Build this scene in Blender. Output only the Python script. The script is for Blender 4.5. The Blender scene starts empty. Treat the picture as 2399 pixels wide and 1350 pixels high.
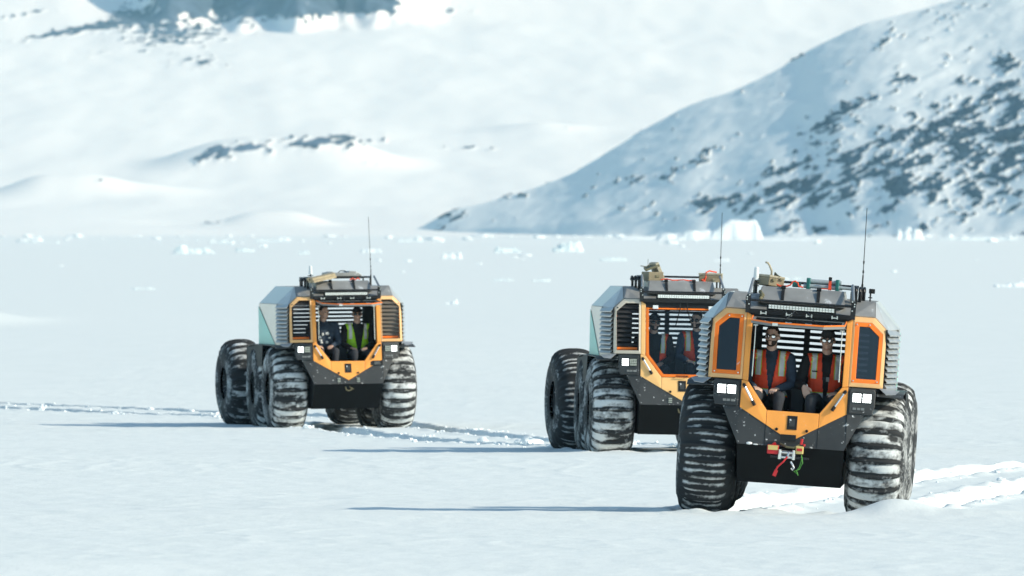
import bpy, bmesh, math, random
import numpy as np
from mathutils import Vector, Matrix, Euler

random.seed(7)
R = math.radians
scene = bpy.context.scene
COL = scene.collection

# ------------------------------------------------------------------ camera
F_PX, HZ, CAM_H = 26655.0, 540.0, 3.06          # focal length in px of the 2399 px wide frame
cam_data = bpy.data.cameras.new("camera")
cam = bpy.data.objects.new("camera", cam_data)
COL.objects.link(cam)
cam_data.lens = 400.0
cam_data.sensor_width = 36.0
cam_data.clip_start = 1.0
cam_data.clip_end = 60000.0
cam.location = (0.0, 0.0, CAM_H)
cam.rotation_euler = (R(90) - math.atan((675.0 - HZ) / F_PX), 0, 0)
cam_data.dof.use_dof = True
cam_data.dof.focus_distance = 134.0
cam_data.dof.aperture_fstop = 7.5
scene.camera = cam

# ------------------------------------------------------------------ sky and sun
SUN_EL, SUN_AZ = 28.5, 18.0                      # azimuth: degrees from +X towards the camera
world = bpy.data.worlds.new("World")
scene.world = world
world.use_nodes = True
wn = world.node_tree.nodes
wl = world.node_tree.links
wn.clear()
sky = wn.new("ShaderNodeTexSky")
sky.sky_type = 'NISHITA'
sky.sun_disc = False
sky.sun_elevation = R(SUN_EL)
sky.sun_rotation = R(90 + SUN_AZ)
sky.air_density = 1.0
sky.dust_density = 0.6
sky.ozone_density = 0.5
bg = wn.new("ShaderNodeBackground")
bg.inputs[1].default_value = 0.15
wo = wn.new("ShaderNodeOutputWorld")
wb = wn.new("ShaderNodeMix"); wb.data_type = 'RGBA'; wb.blend_type = 'MULTIPLY'; wb.inputs[0].default_value = 1.0
wb.inputs[7].default_value = (0.92, 1.06, 1.02, 1)           # the photograph's cool white balance
wl.new(sky.outputs[0], wb.inputs[6])
wl.new(wb.outputs[2], bg.inputs[0])
wl.new(bg.outputs[0], wo.inputs[0])

sun_d = bpy.data.lights.new("sun", 'SUN')
sun_d.energy = 3.85
sun_d.angle = R(0.5)
sun_d.color = (1.0, 0.93, 0.76)
sun = bpy.data.objects.new("sun", sun_d)
COL.objects.link(sun)
sdir = Vector((math.cos(R(SUN_EL)) * math.cos(R(SUN_AZ)), -math.cos(R(SUN_EL)) * math.sin(R(SUN_AZ)), math.sin(R(SUN_EL))))
sun.rotation_euler = sdir.to_track_quat('Z', 'Y').to_euler()

scene.view_settings.view_transform = 'Standard'
scene.view_settings.look = 'None'
scene.view_settings.gamma = 1.0
scene.view_settings.use_curve_mapping = False
scene.view_settings.exposure = 0.13
scene.render.engine = 'CYCLES'
scene.cycles.use_denoising = True
scene.cycles.max_bounces = 8
scene.cycles.diffuse_bounces = 6
scene.cycles.volume_bounces = 1
scene.cycles.transparent_max_bounces = 12
scene.cycles.caustics_reflective = False
scene.cycles.caustics_refractive = False

# ------------------------------------------------------------------ helpers
def px(x, y_img, dist):
    """world point seen at photo pixel (x, y) at distance dist"""
    return Vector(((x - 1199.5) / F_PX * dist, dist, CAM_H - (y_img - HZ) / F_PX * dist))

_perm = {}
def _grad(ix, iy, seed):
    if seed not in _perm:
        rs = np.random.RandomState(seed)
        p = rs.permutation(512)
        a = rs.rand(512) * 2 * np.pi
        _perm[seed] = (np.concatenate([p, p]), np.cos(a), np.sin(a))
    p, gx, gy = _perm[seed]
    h = p[(ix & 511) + p[iy & 511] & 1023] & 511
    return gx[h], gy[h]

def noise(x, y, seed=1):
    x = np.asarray(x, float); y = np.asarray(y, float)
    ix = np.floor(x).astype(np.int64); iy = np.floor(y).astype(np.int64)
    fx = x - ix; fy = y - iy
    u = fx * fx * fx * (fx * (fx * 6 - 15) + 10); v = fy * fy * fy * (fy * (fy * 6 - 15) + 10)
    r = []
    for dx in (0, 1):
        for dy in (0, 1):
            gx, gy = _grad(ix + dx, iy + dy, seed)
            r.append(gx * (fx - dx) + gy * (fy - dy))
    a = r[0] + (r[2] - r[0]) * u
    b = r[1] + (r[3] - r[1]) * u
    return (a + (b - a) * v) * 1.5

def fbm(x, y, seed=1, octv=4, gain=0.5):
    s = 0; a = 1; t = 0
    for o in range(octv):
        s = s + a * noise(x * 2 ** o, y * 2 ** o, seed + o * 13)
        t += a; a *= gain
    return s / t

def ss(e0, e1, x):
    t = np.clip((x - e0) / (e1 - e0), 0, 1)
    return t * t * (3 - 2 * t)

def grid_mesh(name, X, Y, Z, attrs=None):
    nr, nc = X.shape
    me = bpy.data.meshes.new(name)
    co = np.stack([X, Y, Z], -1).reshape(-1, 3).astype(np.float32)
    idx = np.arange(nr * nc).reshape(nr, nc)
    q = np.stack([idx[:-1, :-1], idx[:-1, 1:], idx[1:, 1:], idx[1:, :-1]], -1).reshape(-1, 4)
    me.vertices.add(len(co)); me.vertices.foreach_set("co", co.ravel())
    me.loops.add(q.size); me.loops.foreach_set("vertex_index", q.ravel().astype(np.int32))
    me.polygons.add(len(q))
    me.polygons.foreach_set("loop_start", np.arange(0, q.size, 4, dtype=np.int32))
    me.polygons.foreach_set("loop_total", np.full(len(q), 4, np.int32))
    me.polygons.foreach_set("use_smooth", np.ones(len(q), bool))
    me.update(calc_edges=True)
    for k, v in (attrs or {}).items():
        a = me.attributes.new(k, 'FLOAT', 'POINT')
        a.data.foreach_set("value", v.reshape(-1).astype(np.float32))
    return me

def link(name, data, mat=None, parent=None, loc=None, **props):
    o = bpy.data.objects.new(name, data)
    COL.objects.link(o)
    if mat is not None and data is not None and len(data.materials) == 0:
        data.materials.append(mat)
    if parent is not None:
        o.parent = parent
    if loc is not None:
        o.location = loc
    for k, v in props.items():
        o[k] = v
    return o

def bm_mesh(bm, name="mesh", smooth=False, mats=None):
    bmesh.ops.recalc_face_normals(bm, faces=bm.faces)
    me = bpy.data.meshes.new(name)
    bm.to_mesh(me); bm.free()
    if smooth:
        me.polygons.foreach_set("use_smooth", np.ones(len(me.polygons), bool))
    for m in (mats or []):
        me.materials.append(m)
    return me

def box(bm, c, s, rot=None):
    """box centred at c with full size s"""
    m = Matrix.Translation(Vector(c))
    if rot is not None:
        m = m @ Euler(rot).to_matrix().to_4x4()
    m = m @ Matrix.Diagonal((s[0], s[1], s[2], 1))
    return bmesh.ops.create_cube(bm, size=1.0, matrix=m)['verts']

def cyl(bm, p, q, r1, r2=None, n=12, caps=True):
    p = Vector(p); q = Vector(q); d = q - p
    if r2 is None: r2 = r1
    m = Matrix.Translation((p + q) / 2) @ d.to_track_quat('Z', 'Y').to_matrix().to_4x4()
    bmesh.ops.create_cone(bm, cap_ends=caps, segments=n, radius1=r1, radius2=r2, depth=d.length, matrix=m)

def tube(bm, pts, r, n=8):
    """a tube through points, mitred joints"""
    pts = [Vector(p) for p in pts]
    rings = []
    up = Vector((0.13, 0.31, 0.94))
    for i, p in enumerate(pts):
        a = pts[max(i - 1, 0)]; b = pts[min(i + 1, len(pts) - 1)]
        t = (b - a).normalized()
        s = t.cross(up)
        if s.length < 0.05: s = t.cross(Vector((1, 0, 0)))
        s.normalize(); w = s.cross(t)
        rings.append([bm.verts.new(p + (s * math.cos(k * 2 * math.pi / n) + w * math.sin(k * 2 * math.pi / n)) * r) for k in range(n)])
    for a, b in zip(rings, rings[1:]):
        for k in range(n):
            bm.faces.new((a[k], a[(k + 1) % n], b[(k + 1) % n], b[k]))
    bm.faces.new(rings[0][::-1]); bm.faces.new(rings[-1])

def prism(bm, poly, yfun, t):
    """polygon in the xz plane, front at y = yfun(x, z), thickness t backwards"""
    f = [bm.verts.new((x, yfun(x, z), z)) for x, z in poly]
    b = [bm.verts.new((x, yfun(x, z) + t, z)) for x, z in poly]
    n = len(poly)
    bm.faces.new(f); bm.faces.new(b[::-1])
    for i in range(n):
        j = (i + 1) % n
        bm.faces.new((f[i], b[i], b[j], f[j]))

def ring(bm, outer, inner, yfun, t, lift=0.0):
    n = len(outer)
    fo = [bm.verts.new((x, yfun(x, z), z)) for x, z in outer]
    fi = [bm.verts.new((x, yfun(x, z) - lift, z)) for x, z in inner]
    bo = [bm.verts.new((x, yfun(x, z) + t, z)) for x, z in outer]
    bi = [bm.verts.new((x, yfun(x, z) + t, z)) for x, z in inner]
    for i in range(n):
        j = (i + 1) % n
        bm.faces.new((fo[i], fo[j], fi[j], fi[i]))
        bm.faces.new((bo[i], bi[i], bi[j], bo[j]))
        bm.faces.new((fo[i], bo[i], bo[j], fo[j]))
        bm.faces.new((fi[i], fi[j], bi[j], bi[i]))

def sheet(bm, pts, t):
    """a flat plate through 3-D points with thickness t"""
    pts = [Vector(p) for p in pts]
    nrm = Vector((0, 0, 0))
    for i in range(len(pts)):
        a = pts[i]; b = pts[(i + 1) % len(pts)]
        nrm += a.cross(b)
    nrm.normalize()
    f = [bm.verts.new(p) for p in pts]
    b = [bm.verts.new(p - nrm * t) for p in pts]
    n = len(pts)
    bm.faces.new(f); bm.faces.new(b[::-1])
    for i in range(n):
        j = (i + 1) % n
        bm.faces.new((f[i], b[i], b[j], f[j]))

def mirror(poly):
    return [(-x, z) for x, z in poly][::-1]

# ------------------------------------------------------------------ materials
def mat(name, col, rough=0.5, metal=0.0, var=0.0, vscale=8.0, bump=0.0, bscale=40.0, spec=0.5, snow=0.0, snow_scale=14.0, emit=None, estr=0.0):
    m = bpy.data.materials.new(name)
    m.use_nodes = True
    nt = m.node_tree; N = nt.nodes; L = nt.links
    b = N["Principled BSDF"]
    b.inputs["Base Color"].default_value = (*col, 1)
    b.inputs["Roughness"].default_value = rough
    b.inputs["Metallic"].default_value = metal
    b.inputs["Specular IOR Level"].default_value = spec
    tc = N.new("ShaderNodeTexCoord")
    src = None
    if var > 0:
        nz = N.new("ShaderNodeTexNoise"); nz.inputs["Scale"].default_value = vscale; nz.inputs["Detail"].default_value = 5
        L.new(tc.outputs["Object"], nz.inputs["Vector"])
        mr = N.new("ShaderNodeMapRange")
        mr.inputs[1].default_value = 0.3; mr.inputs[2].default_value = 0.7
        mr.inputs[3].default_value = 1 - var; mr.inputs[4].default_value = 1 + var
        L.new(nz.outputs["Fac"], mr.inputs[0])
        mx = N.new("ShaderNodeMix"); mx.data_type = 'RGBA'; mx.blend_type = 'MULTIPLY'; mx.inputs[0].default_value = 1
        mx.inputs[6].default_value = (*col, 1)
        L.new(mr.outputs[0], mx.inputs[7])
        src = mx.outputs[2]
        L.new(src, b.inputs["Base Color"])
        mr2 = N.new("ShaderNodeMapRange"); mr2.inputs[3].default_value = max(rough - .12, 0.02); mr2.inputs[4].default_value = min(rough + .15, 1)
        L.new(nz.outputs["Fac"], mr2.inputs[0]); L.new(mr2.outputs[0], b.inputs["Roughness"])
    if snow > 0:
        nz = N.new("ShaderNodeTexNoise"); nz.inputs["Scale"].default_value = snow_scale; nz.inputs["Detail"].default_value = 8; nz.inputs["Roughness"].default_value = .65
        L.new(tc.outputs["Object"], nz.inputs["Vector"])
        mr = N.new("ShaderNodeMapRange"); mr.inputs[1].default_value = 0.72 - snow; mr.inputs[2].default_value = 0.80 - snow
        L.new(nz.outputs["Fac"], mr.inputs[0])
        mx = N.new("ShaderNodeMix"); mx.data_type = 'RGBA'
        L.new(mr.outputs[0], mx.inputs[0])
        if src is not None: L.new(src, mx.inputs[6])
        else: mx.inputs[6].default_value = (*col, 1)
        mx.inputs[7].default_value = (.8, .82, .84, 1)
        L.new(mx.outputs[2], b.inputs["Base Color"])
    if bump > 0:
        nb = N.new("ShaderNodeTexNoise"); nb.inputs["Scale"].default_value = bscale; nb.inputs["Detail"].default_value = 6
        L.new(tc.outputs["Object"], nb.inputs["Vector"])
        bp = N.new("ShaderNodeBump"); bp.inputs["Strength"].default_value = bump; bp.inputs["Distance"].default_value = 0.01
        L.new(nb.outputs["Fac"], bp.inputs["Height"]); L.new(bp.outputs[0], b.inputs["Normal"])
    if emit is not None:
        b.inputs["Emission Color"].default_value = (*emit, 1)
        b.inputs["Emission Strength"].default_value = estr
    return m

def rock_snow_mat(name, rock_col, scale, snow_col=(.83, .87, .865)):
    """snow with rock where the mesh attribute 'rock' says so"""
    m = bpy.data.materials.new(name); m.use_nodes = True
    N = m.node_tree.nodes; L = m.node_tree.links; b = N["Principled BSDF"]
    at = N.new("ShaderNodeAttribute"); at.attribute_name = "rock"
    tc = N.new("ShaderNodeTexCoord")
    nz = N.new("ShaderNodeTexNoise"); nz.inputs["Scale"].default_value = scale; nz.inputs["Detail"].default_value = 7
    L.new(tc.outputs["Object"], nz.inputs["Vector"])
    add = N.new("ShaderNodeMath"); add.operation = 'ADD'
    sub = N.new("ShaderNodeMath"); sub.operation = 'MULTIPLY_ADD'; sub.inputs[1].default_value = 0.7; sub.inputs[2].default_value = -0.35
    L.new(nz.outputs["Fac"], sub.inputs[0]); L.new(at.outputs["Fac"], add.inputs[0]); L.new(sub.outputs[0], add.inputs[1])
    mr = N.new("ShaderNodeMapRange"); mr.inputs[1].default_value = 0.40; mr.inputs[2].default_value = 0.60
    L.new(add.outputs[0], mr.inputs[0])
    nz2 = N.new("ShaderNodeTexNoise"); nz2.inputs["Scale"].default_value = scale * 0.6; nz2.inputs["Detail"].default_value = 6
    L.new(tc.outputs["Object"], nz2.inputs["Vector"])
    cr = N.new("ShaderNodeValToRGB")
    cr.color_ramp.elements[0].position = .35; cr.color_ramp.elements[0].color = (*[c * .55 for c in rock_col], 1)
    cr.color_ramp.elements[1].position = .7; cr.color_ramp.elements[1].color = (*[min(c * 1.5, 1) for c in rock_col], 1)
    L.new(nz2.outputs["Fac"], cr.inputs[0])
    mx = N.new("ShaderNodeMix"); mx.data_type = 'RGBA'
    mx.inputs[6].default_value = (*snow_col, 1)
    L.new(mr.outputs[0], mx.inputs[0]); L.new(cr.outputs[0], mx.inputs[7])
    L.new(mx.outputs[2], b.inputs["Base Color"])
    b.inputs["Roughness"].default_value = 0.9
    b.inputs["Specular IOR Level"].default_value = 0.15
    return m

def snow_mat():
    m = bpy.data.materials.new("snow"); m.use_nodes = True
    N = m.node_tree.nodes; L = m.node_tree.links; b = N["Principled BSDF"]
    tc = N.new("ShaderNodeTexCoord")
    mp = N.new("ShaderNodeMapping"); mp.inputs["Scale"].default_value = (1.2, 0.55, 1.0)
    L.new(tc.outputs["Object"], mp.inputs["Vector"])
    nz = N.new("ShaderNodeTexNoise"); nz.inputs["Scale"].default_value = 0.9; nz.inputs["Detail"].default_value = 8
    L.new(mp.outputs[0], nz.inputs["Vector"])
    cr = N.new("ShaderNodeValToRGB")
    cr.color_ramp.elements[0].position = .3; cr.color_ramp.elements[0].color = (.785, .825, .82, 1)
    cr.color_ramp.elements[1].position = .7; cr.color_ramp.elements[1].color = (.825, .86, .855, 1)
    L.new(nz.outputs["Fac"], cr.inputs[0]); L.new(cr.outputs[0], b.inputs["Base Color"])
    nb = N.new("ShaderNodeTexNoise"); nb.inputs["Scale"].default_value = 3.0; nb.inputs["Detail"].default_value = 9; nb.inputs["Roughness"].default_value = .6
    L.new(mp.outputs[0], nb.inputs["Vector"])
    bp = N.new("ShaderNodeBump"); bp.inputs["Strength"].default_value = 0.3; bp.inputs["Distance"].default_value = 0.05
    L.new(nb.outputs["Fac"], bp.inputs["Height"]); L.new(bp.outputs[0], b.inputs["Normal"])
    b.inputs["Roughness"].default_value = 0.75
    b.inputs["Specular IOR Level"].default_value = 0.2
    return m

def tyre_mat():
    m = bpy.data.materials.new("tyre_rubber"); m.use_nodes = True
    N = m.node_tree.nodes; L = m.node_tree.links; b = N["Principled BSDF"]
    at = N.new("ShaderNodeAttribute"); at.attribute_name = "snow"
    tc = N.new("ShaderNodeTexCoord")
    nz = N.new("ShaderNodeTexNoise"); nz.inputs["Scale"].default_value = 26; nz.inputs["Detail"].default_value = 6
    L.new(tc.outputs["Object"], nz.inputs["Vector"])
    ma = N.new("ShaderNodeMath"); ma.operation = 'MULTIPLY_ADD'; ma.inputs[1].default_value = .9; ma.inputs[2].default_value = -.45
    L.new(nz.outputs["Fac"], ma.inputs[0])
    ad = N.new("ShaderNodeMath"); ad.operation = 'ADD'
    L.new(at.outputs["Fac"], ad.inputs[0]); L.new(ma.outputs[0], ad.inputs[1])
    mr = N.new("ShaderNodeMapRange"); mr.inputs[1].default_value = .30; mr.inputs[2].default_value = .92
    L.new(ad.outputs[0], mr.inputs[0])
    mx = N.new("ShaderNodeMix"); mx.data_type = 'RGBA'
    mx.inputs[6].default_value = (.026, .028, .031, 1); mx.inputs[7].default_value = (.66, .685, .70, 1)
    L.new(mr.outputs[0], mx.inputs[0]); L.new(mx.outputs[2], b.inputs["Base Color"])
    b.inputs["Roughness"].default_value = .75
    b.inputs["Specular IOR Level"].default_value = .3
    return m

def glass_mat(name, tint, ior=1.4):
    m = bpy.data.materials.new(name); m.use_nodes = True
    N = m.node_tree.nodes; L = m.node_tree.links
    N.clear()
    out = N.new("ShaderNodeOutputMaterial")
    tr = N.new("ShaderNodeBsdfTransparent"); tr.inputs[0].default_value = (*tint, 1)
    gl = N.new("ShaderNodeBsdfGlossy"); gl.inputs["Roughness"].default_value = .03; gl.inputs[0].default_value = (.9, .93, .95, 1)
    lw = N.new("ShaderNodeFresnel"); lw.inputs[0].default_value = ior
    mx = N.new("ShaderNodeMixShader")
    L.new(lw.outputs[0], mx.inputs[0]); L.new(tr.outputs[0], mx.inputs[1]); L.new(gl.outputs[0], mx.inputs[2])
    L.new(mx.outputs[0], out.inputs[0])
    return m

M = {}
M['snow'] = snow_mat()
M['clod'] = mat('snow_clod', (.84, .88, .90), .8, spec=.2, bump=.3, bscale=9)
M['ice'] = mat('glacier_ice', (.76, .85, .87), .55, var=.06, vscale=.05, bump=.6, bscale=.25, spec=.3)
M['ice2'] = mat('snowy_ice', (.84, .89, .91), .7, var=.05, vscale=.05, bump=.5, bscale=.3, spec=.2)
M['hill'] = rock_snow_mat('hill_snow_and_rock', (.022, .048, .080), .14)  # blue of haze and sky light is put into the rock colour
M['mount'] = rock_snow_mat('mountain_snow_and_rock', (.075, .11, .16), .05, (.875, .885, .865))  # cliff rock tinted blue to stand in for shade and haze
M['grey'] = mat('grey_aluminium_panel', (.66, .645, .615), .34, metal=.6, var=.08, vscale=3, bump=.02, bscale=30, snow=.09, snow_scale=5)
M['greyd'] = mat('grey_roof_panel', (.36, .355, .345), .5, metal=.45, var=.14, snow=.10, snow_scale=6, vscale=6)
M['orange'] = mat('orange_paint', (.97, .38, .07), .42, var=.09, vscale=4, snow=.075, snow_scale=16)
M['orangeb'] = mat('bright_orange_paint', (.96, .20, .010), .45, var=.09, vscale=6, snow=.07, snow_scale=18)
M['cream'] = mat('pale_orange_paint', (.82, .47, .20), .45, var=.06, vscale=6)
M['plate_pale'] = mat('pale_plate_paint', (.86, .50, .19), .45, var=.06, vscale=6)
M['creamg'] = mat('frosted_grey_paint', (.62, .55, .46), .5, var=.07, vscale=6)
M['hull'] = mat('black_hull_coating', (.030, .033, .036), .55, var=.3, vscale=4, snow=.10, snow_scale=18)
M['black'] = mat('black_plastic', (.012, .013, .015), .6, var=.15, spec=.3)
M['lower_black'] = mat('matt_black_lower_plate', (.008, .009, .010), .85, spec=.15, var=.2)  # lower front plate, darker and more matt than the hull above
M['blackm'] = mat('black_metal', (.02, .021, .024), .35, metal=.3)
M['slat'] = mat('grey_louvre_metal', (.54, .55, .55), .42, metal=.75, var=.06)
M['slatd'] = mat('dark_louvre_metal', (.16, .165, .18), .5, metal=.3, var=.08)
M['wslat'] = mat('shaded_louvre_metal', (.022, .022, .025), .6, var=.1)  # window louvre with the shade of the dark side put into its colour
M['wslat_lit'] = mat('sunlit_louvre_metal', (.15, .13, .11), .6, var=.1)  # same louvre on the sun side, its lit tone put into the colour
M['mint'] = mat('mint_paint', (.36, .72, .62), .45, var=.04)
M['interior'] = mat('dark_cabin_lining', (.035, .037, .042), .8)
M['seat'] = mat('black_seat_fabric', (.014, .014, .016), .85, bump=.2)
M['silver'] = mat('silver_tube', (.75, .76, .78), .25, metal=.9)
M['tyre'] = tyre_mat()
M['rim'] = mat('rim_metal', (.05, .052, .055), .6, metal=.4, snow=.12, snow_scale=9)
M['lit'] = mat('lit_led', (.9, .93, .95), .3, emit=(.92, 1.0, .97), estr=3.2)
M['unlit'] = mat('unlit_led', (.34, .37, .33), .25, var=.15, vscale=60)
M['barled'] = mat('light_bar_lens', (.85, .90, .88), .3, metal=.0, var=.08, vscale=60)
M['vent'] = mat('vent_grille_grey', (.2, .21, .21), .5)
M['dglass'] = glass_mat('dark_tinted_glass', (.14, .15, .18), 1.75)
M['wglass'] = glass_mat('windscreen_glass', (.88, .91, .93), 1.25)
M['white'] = mat('white_plastic', (.78, .82, .84), .4)
M['tan'] = mat('tan_case_plastic', (.27, .22, .14), .6, var=.12, vscale=20)
M['tanl'] = mat('pale_tan_plastic', (.42, .37, .27), .6, var=.1, vscale=18)
M['olive'] = mat('olive_canvas', (.20, .18, .11), .85, var=.2, vscale=25, bump=.4)
M['wood'] = mat('weathered_timber', (.42, .34, .22), .75, var=.2, vscale=14)
M['redst'] = mat('orange_red_webbing', (.85, .09, .03), .6, var=.1)
M['teal'] = mat('teal_plastic', (.01, .15, .14), .4)
M['tube'] = mat('grey_clear_tube', (.45, .50, .52), .2, metal=.2)
M['red'] = mat('red_painted_steel', (.55, .02, .025), .4, var=.1)
M['yellow'] = mat('worn_yellow_label', (.65, .50, .18), .6)
M['rope'] = mat('dark_olive_rope', (.12, .11, .06), .8)
M['green'] = mat('green_cord', (.10, .35, .06), .6)
M['hose'] = mat('grey_hose', (.30, .32, .34), .35, metal=.5)
# people
M['skin1'] = mat('light_skin', (.74, .50, .40), .5, var=.06, vscale=30)
M['skin2'] = mat('tanned_skin', (.62, .40, .31), .5, var=.06, vscale=30)
M['navy'] = mat('navy_jacket', (.035, .055, .09), .85, var=.25, vscale=22, bump=.35, bscale=26)
M['blk_cloth'] = mat('black_jacket', (.012, .012, .014), .85, var=.25, vscale=22, bump=.35, bscale=26)
M['trs'] = mat('dark_grey_trousers', (.03, .033, .042), .9, var=.2, vscale=22, bump=.3)
M['vesto'] = mat('orange_vest', (.98, .085, .025), .65, var=.10, vscale=16, bump=.5, bscale=18)
M['vesty'] = mat('lime_vest', (.42, .80, .03), .7, var=.10, vscale=16, bump=.5, bscale=18)
M['refl'] = mat('silver_reflective_tape', (.74, .77, .78), .5)
M['lime'] = mat('lime_tape_edge', (.55, .75, .08), .6)
M['hair'] = mat('brown_hair', (.045, .028, .018), .8, var=.3, vscale=40)
M['cap'] = mat('dark_cap', (.02, .021, .025), .85)
M['capg'] = mat('grey_cap', (.06, .062, .066), .85)
M['lens'] = mat('mirror_lens', (.85, .88, .90), .06, metal=1.0)
M['lensd'] = mat('dark_lens', (.01, .01, .012), .1)
M['eye'] = mat('eye', (.25, .22, .2), .2)

# ------------------------------------------------------------------ the snow plain
TRACKS = {
    'front': [(3.0, 124.9), (3.25, 128.5), (4.1, 134.0), (5.6, 142.0), (8.2, 149.0), (13.0, 156.0), (30, 170)],
    'convoy': [(2.34, 159.4), (1.95, 163.5), (0.6, 172.0), (-1.2, 183.0), (-2.84, 195.4), (-3.6, 200.0), (-5.5, 207.0), (-9.0, 215.0), (-14.0, 222.0), (-30, 236)],
}
def smooth_line(pts, n=24):
    P = np.array(pts, float); out = []
    for i in range(len(P) - 1):
        p0 = P[max(i - 1, 0)]; p1 = P[i]; p2 = P[i + 1]; p3 = P[min(i + 2, len(P) - 1)]
        for k in range(n):
            t = k / n
            out.append(.5 * ((2 * p1) + (-p0 + p2) * t + (2 * p0 - 5 * p1 + 4 * p2 - p3) * t * t + (-p0 + 3 * p1 - 3 * p2 + p3) * t ** 3))
    out.append(P[-1])
    return np.array(out)
LINES = {k: smooth_line(v) for k, v in TRACKS.items()}

def track_dist(x, y, line):
    best = np.full(x.shape, 1e9); sgn = np.zeros(x.shape)
    tmax = np.zeros(x.shape)
    for i in range(len(line) - 1):
        a = line[i]; b = line[i + 1]; d = b - a; l2 = d @ d
        if l2 < 1e-9: continue
        t = ((x - a[0]) * d[0] + (y - a[1]) * d[1]) / l2
        tc = np.clip(t, 0 if i else -1e-3, 1)
        qx = x - a[0] - tc * d[0]; qy = y - a[1] - tc * d[1]
        dd = np.hypot(qx, qy)
        if i == 0:
            dd = np.where(t < -1e-3, dd + 3.0 * np.clip(-t * math.sqrt(l2), 0, 10), dd)
        s = np.sign(d[0] * qy - d[1] * qx)
        m = dd < best
        best = np.where(m, dd, best); sgn = np.where(m, s, sgn)
    return best, sgn

def ground_z(x, y, fine=True):
    x = np.asarray(x, float); y = np.asarray(y, float)
    near = 1 - ss(400, 900, y)
    z = near * (.045 * noise(x / 17.0, y / 14.0, 3) + .016 * noise(x / 5.0, y / 4.2, 4))
    # the plain dips gently behind the second vehicle
    z = z - .27 * ss(148, 192, y) * (1 - ss(212, 400, y))
    z = z - .115 * np.clip((y - 124.0) / 6.0, 0, 1) * (1 - ss(132, 150, y)) * ss(9, 6, x)
    z = z - .06 * ss(122.6, 125.2, y) * (1 - ss(136, 148, y)) * ss(2.7, 3.6, x)
    # low crests just in front of the vehicles
    z = z + .035 * np.exp(-((y - 189.0 + .15 * x) / 3.0) ** 2) * ss(-0.6, -2.5, x)
    z = z + .04 * np.exp(-((y - 152.0) / 2.5) ** 2) * ss(4.5, 2.0, x)
    z = z + .03 * np.exp(-((y - 121.6 + .03 * x) / 1.2) ** 2)
    z = z + .15 * np.exp(-((x - 4.12) / .40) ** 2 - ((y - 122.7) / .55) ** 2)
    z = z + .06 * np.exp(-((x - 4.9) / .9) ** 2 - ((y - 122.4) / .8) ** 2)
    # a low drift at the bottom left corner and another at the left edge
    z = z + .10 * np.exp(-((x + 4.6) / 2.0) ** 2 - ((y - 101.5) / 2.2) ** 2)
    z = z + 1.0 * np.exp(-((x + 20.5) / 2.6) ** 2 - ((y - 380) / 14) ** 2)
    if fine:
        a = near * (1 - ss(180, 400, y))
        sas = fbm(x / 1.1 + .2 * noise(x, y, 8), y / 2.6, 21, 4, .55)
        patch = ss(-.1, .5, noise(x / 6.0, y / 11.0, 22))
        rid = 1 - np.abs(noise(x / .9 + .35 * noise(x / 2, y / 3, 27), y / 3.2, 26)) * 1.6
        z = z + a * (.010 * np.clip(rid, 0, 1) ** 5 * ss(-.25, .45, noise(x / 4.5, y / 9.0, 28)) + .022 * np.abs(sas) * patch + .006 * noise(x / .35, y / .5, 23))
        sel = (np.abs(x) < 14) & (y > 118) & (y < 240)
        if sel.any():
            xs_ = x[sel]; ys_ = y[sel]; add = np.zeros(xs_.shape)
            rough = fbm(xs_ / .22, ys_ / .22, 31, 3)
            rough2 = fbm(xs_ / .6, ys_ / .6, 35, 3)
            for ln in LINES.values():
                d, s = track_dist(xs_, ys_, ln)
                r = np.abs(d - .92 + .04 * rough2)
                trench = 1 - ss(.27, .36 + .05 * rough2 + .04 * rough, r)
                lug = .012 * np.sin(ys_ * 34.0) * trench
                berm = np.exp(-((r - .46) / .11) ** 2) * np.clip(.35 + 1.1 * rough2, 0, 1.3)
                add += -trench * ((.10 + .07 * ss(126, 134, ys_) if ln is LINES['front'] else .14) + .03 * rough) + lug + berm * ((.07 if ln is LINES['front'] else .035) + .03 * rough)
                if ln is LINES['front']:
                    add += -.08 * (1 - ss(.40, .60, d)) * (1 - ss(130.0, 133.0, ys_))
            z = z.copy(); z[sel] += add
    # gentle rise towards the shore
    z = z + .5 * ss(1500, 4500, y) + ss(900, 3000, y) * .55 * fbm(x / 45.0, y / 260.0, 41, 3)
    return z

def axis(lo, hi, step, far_lo, far_hi, g=1.22):
    c = list(np.arange(lo, hi + 1e-6, step))
    s = step; v = hi; up = []
    while v < far_hi:
        s *= g; v += s; up.append(min(v, far_hi))
    s = step; v = lo; dn = []
    while v > far_lo:
        s *= g; v -= s; dn.append(max(v, far_lo))
    return np.array(dn[::-1] + c + up)

gx = axis(-9.6, 9.6, .055, -2600, 2600, 1.3)
gy = axis(94, 230, .13, -320, 5300, 1.045)
GX, GY = np.meshgrid(gx, gy)
GZ = ground_z(GX, GY)
link("snow_plain", grid_mesh("snow_plain", GX, GY, GZ), M['snow'], kind='structure', label='flat wind blown snow plain over sea ice with tyre ruts')

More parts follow.
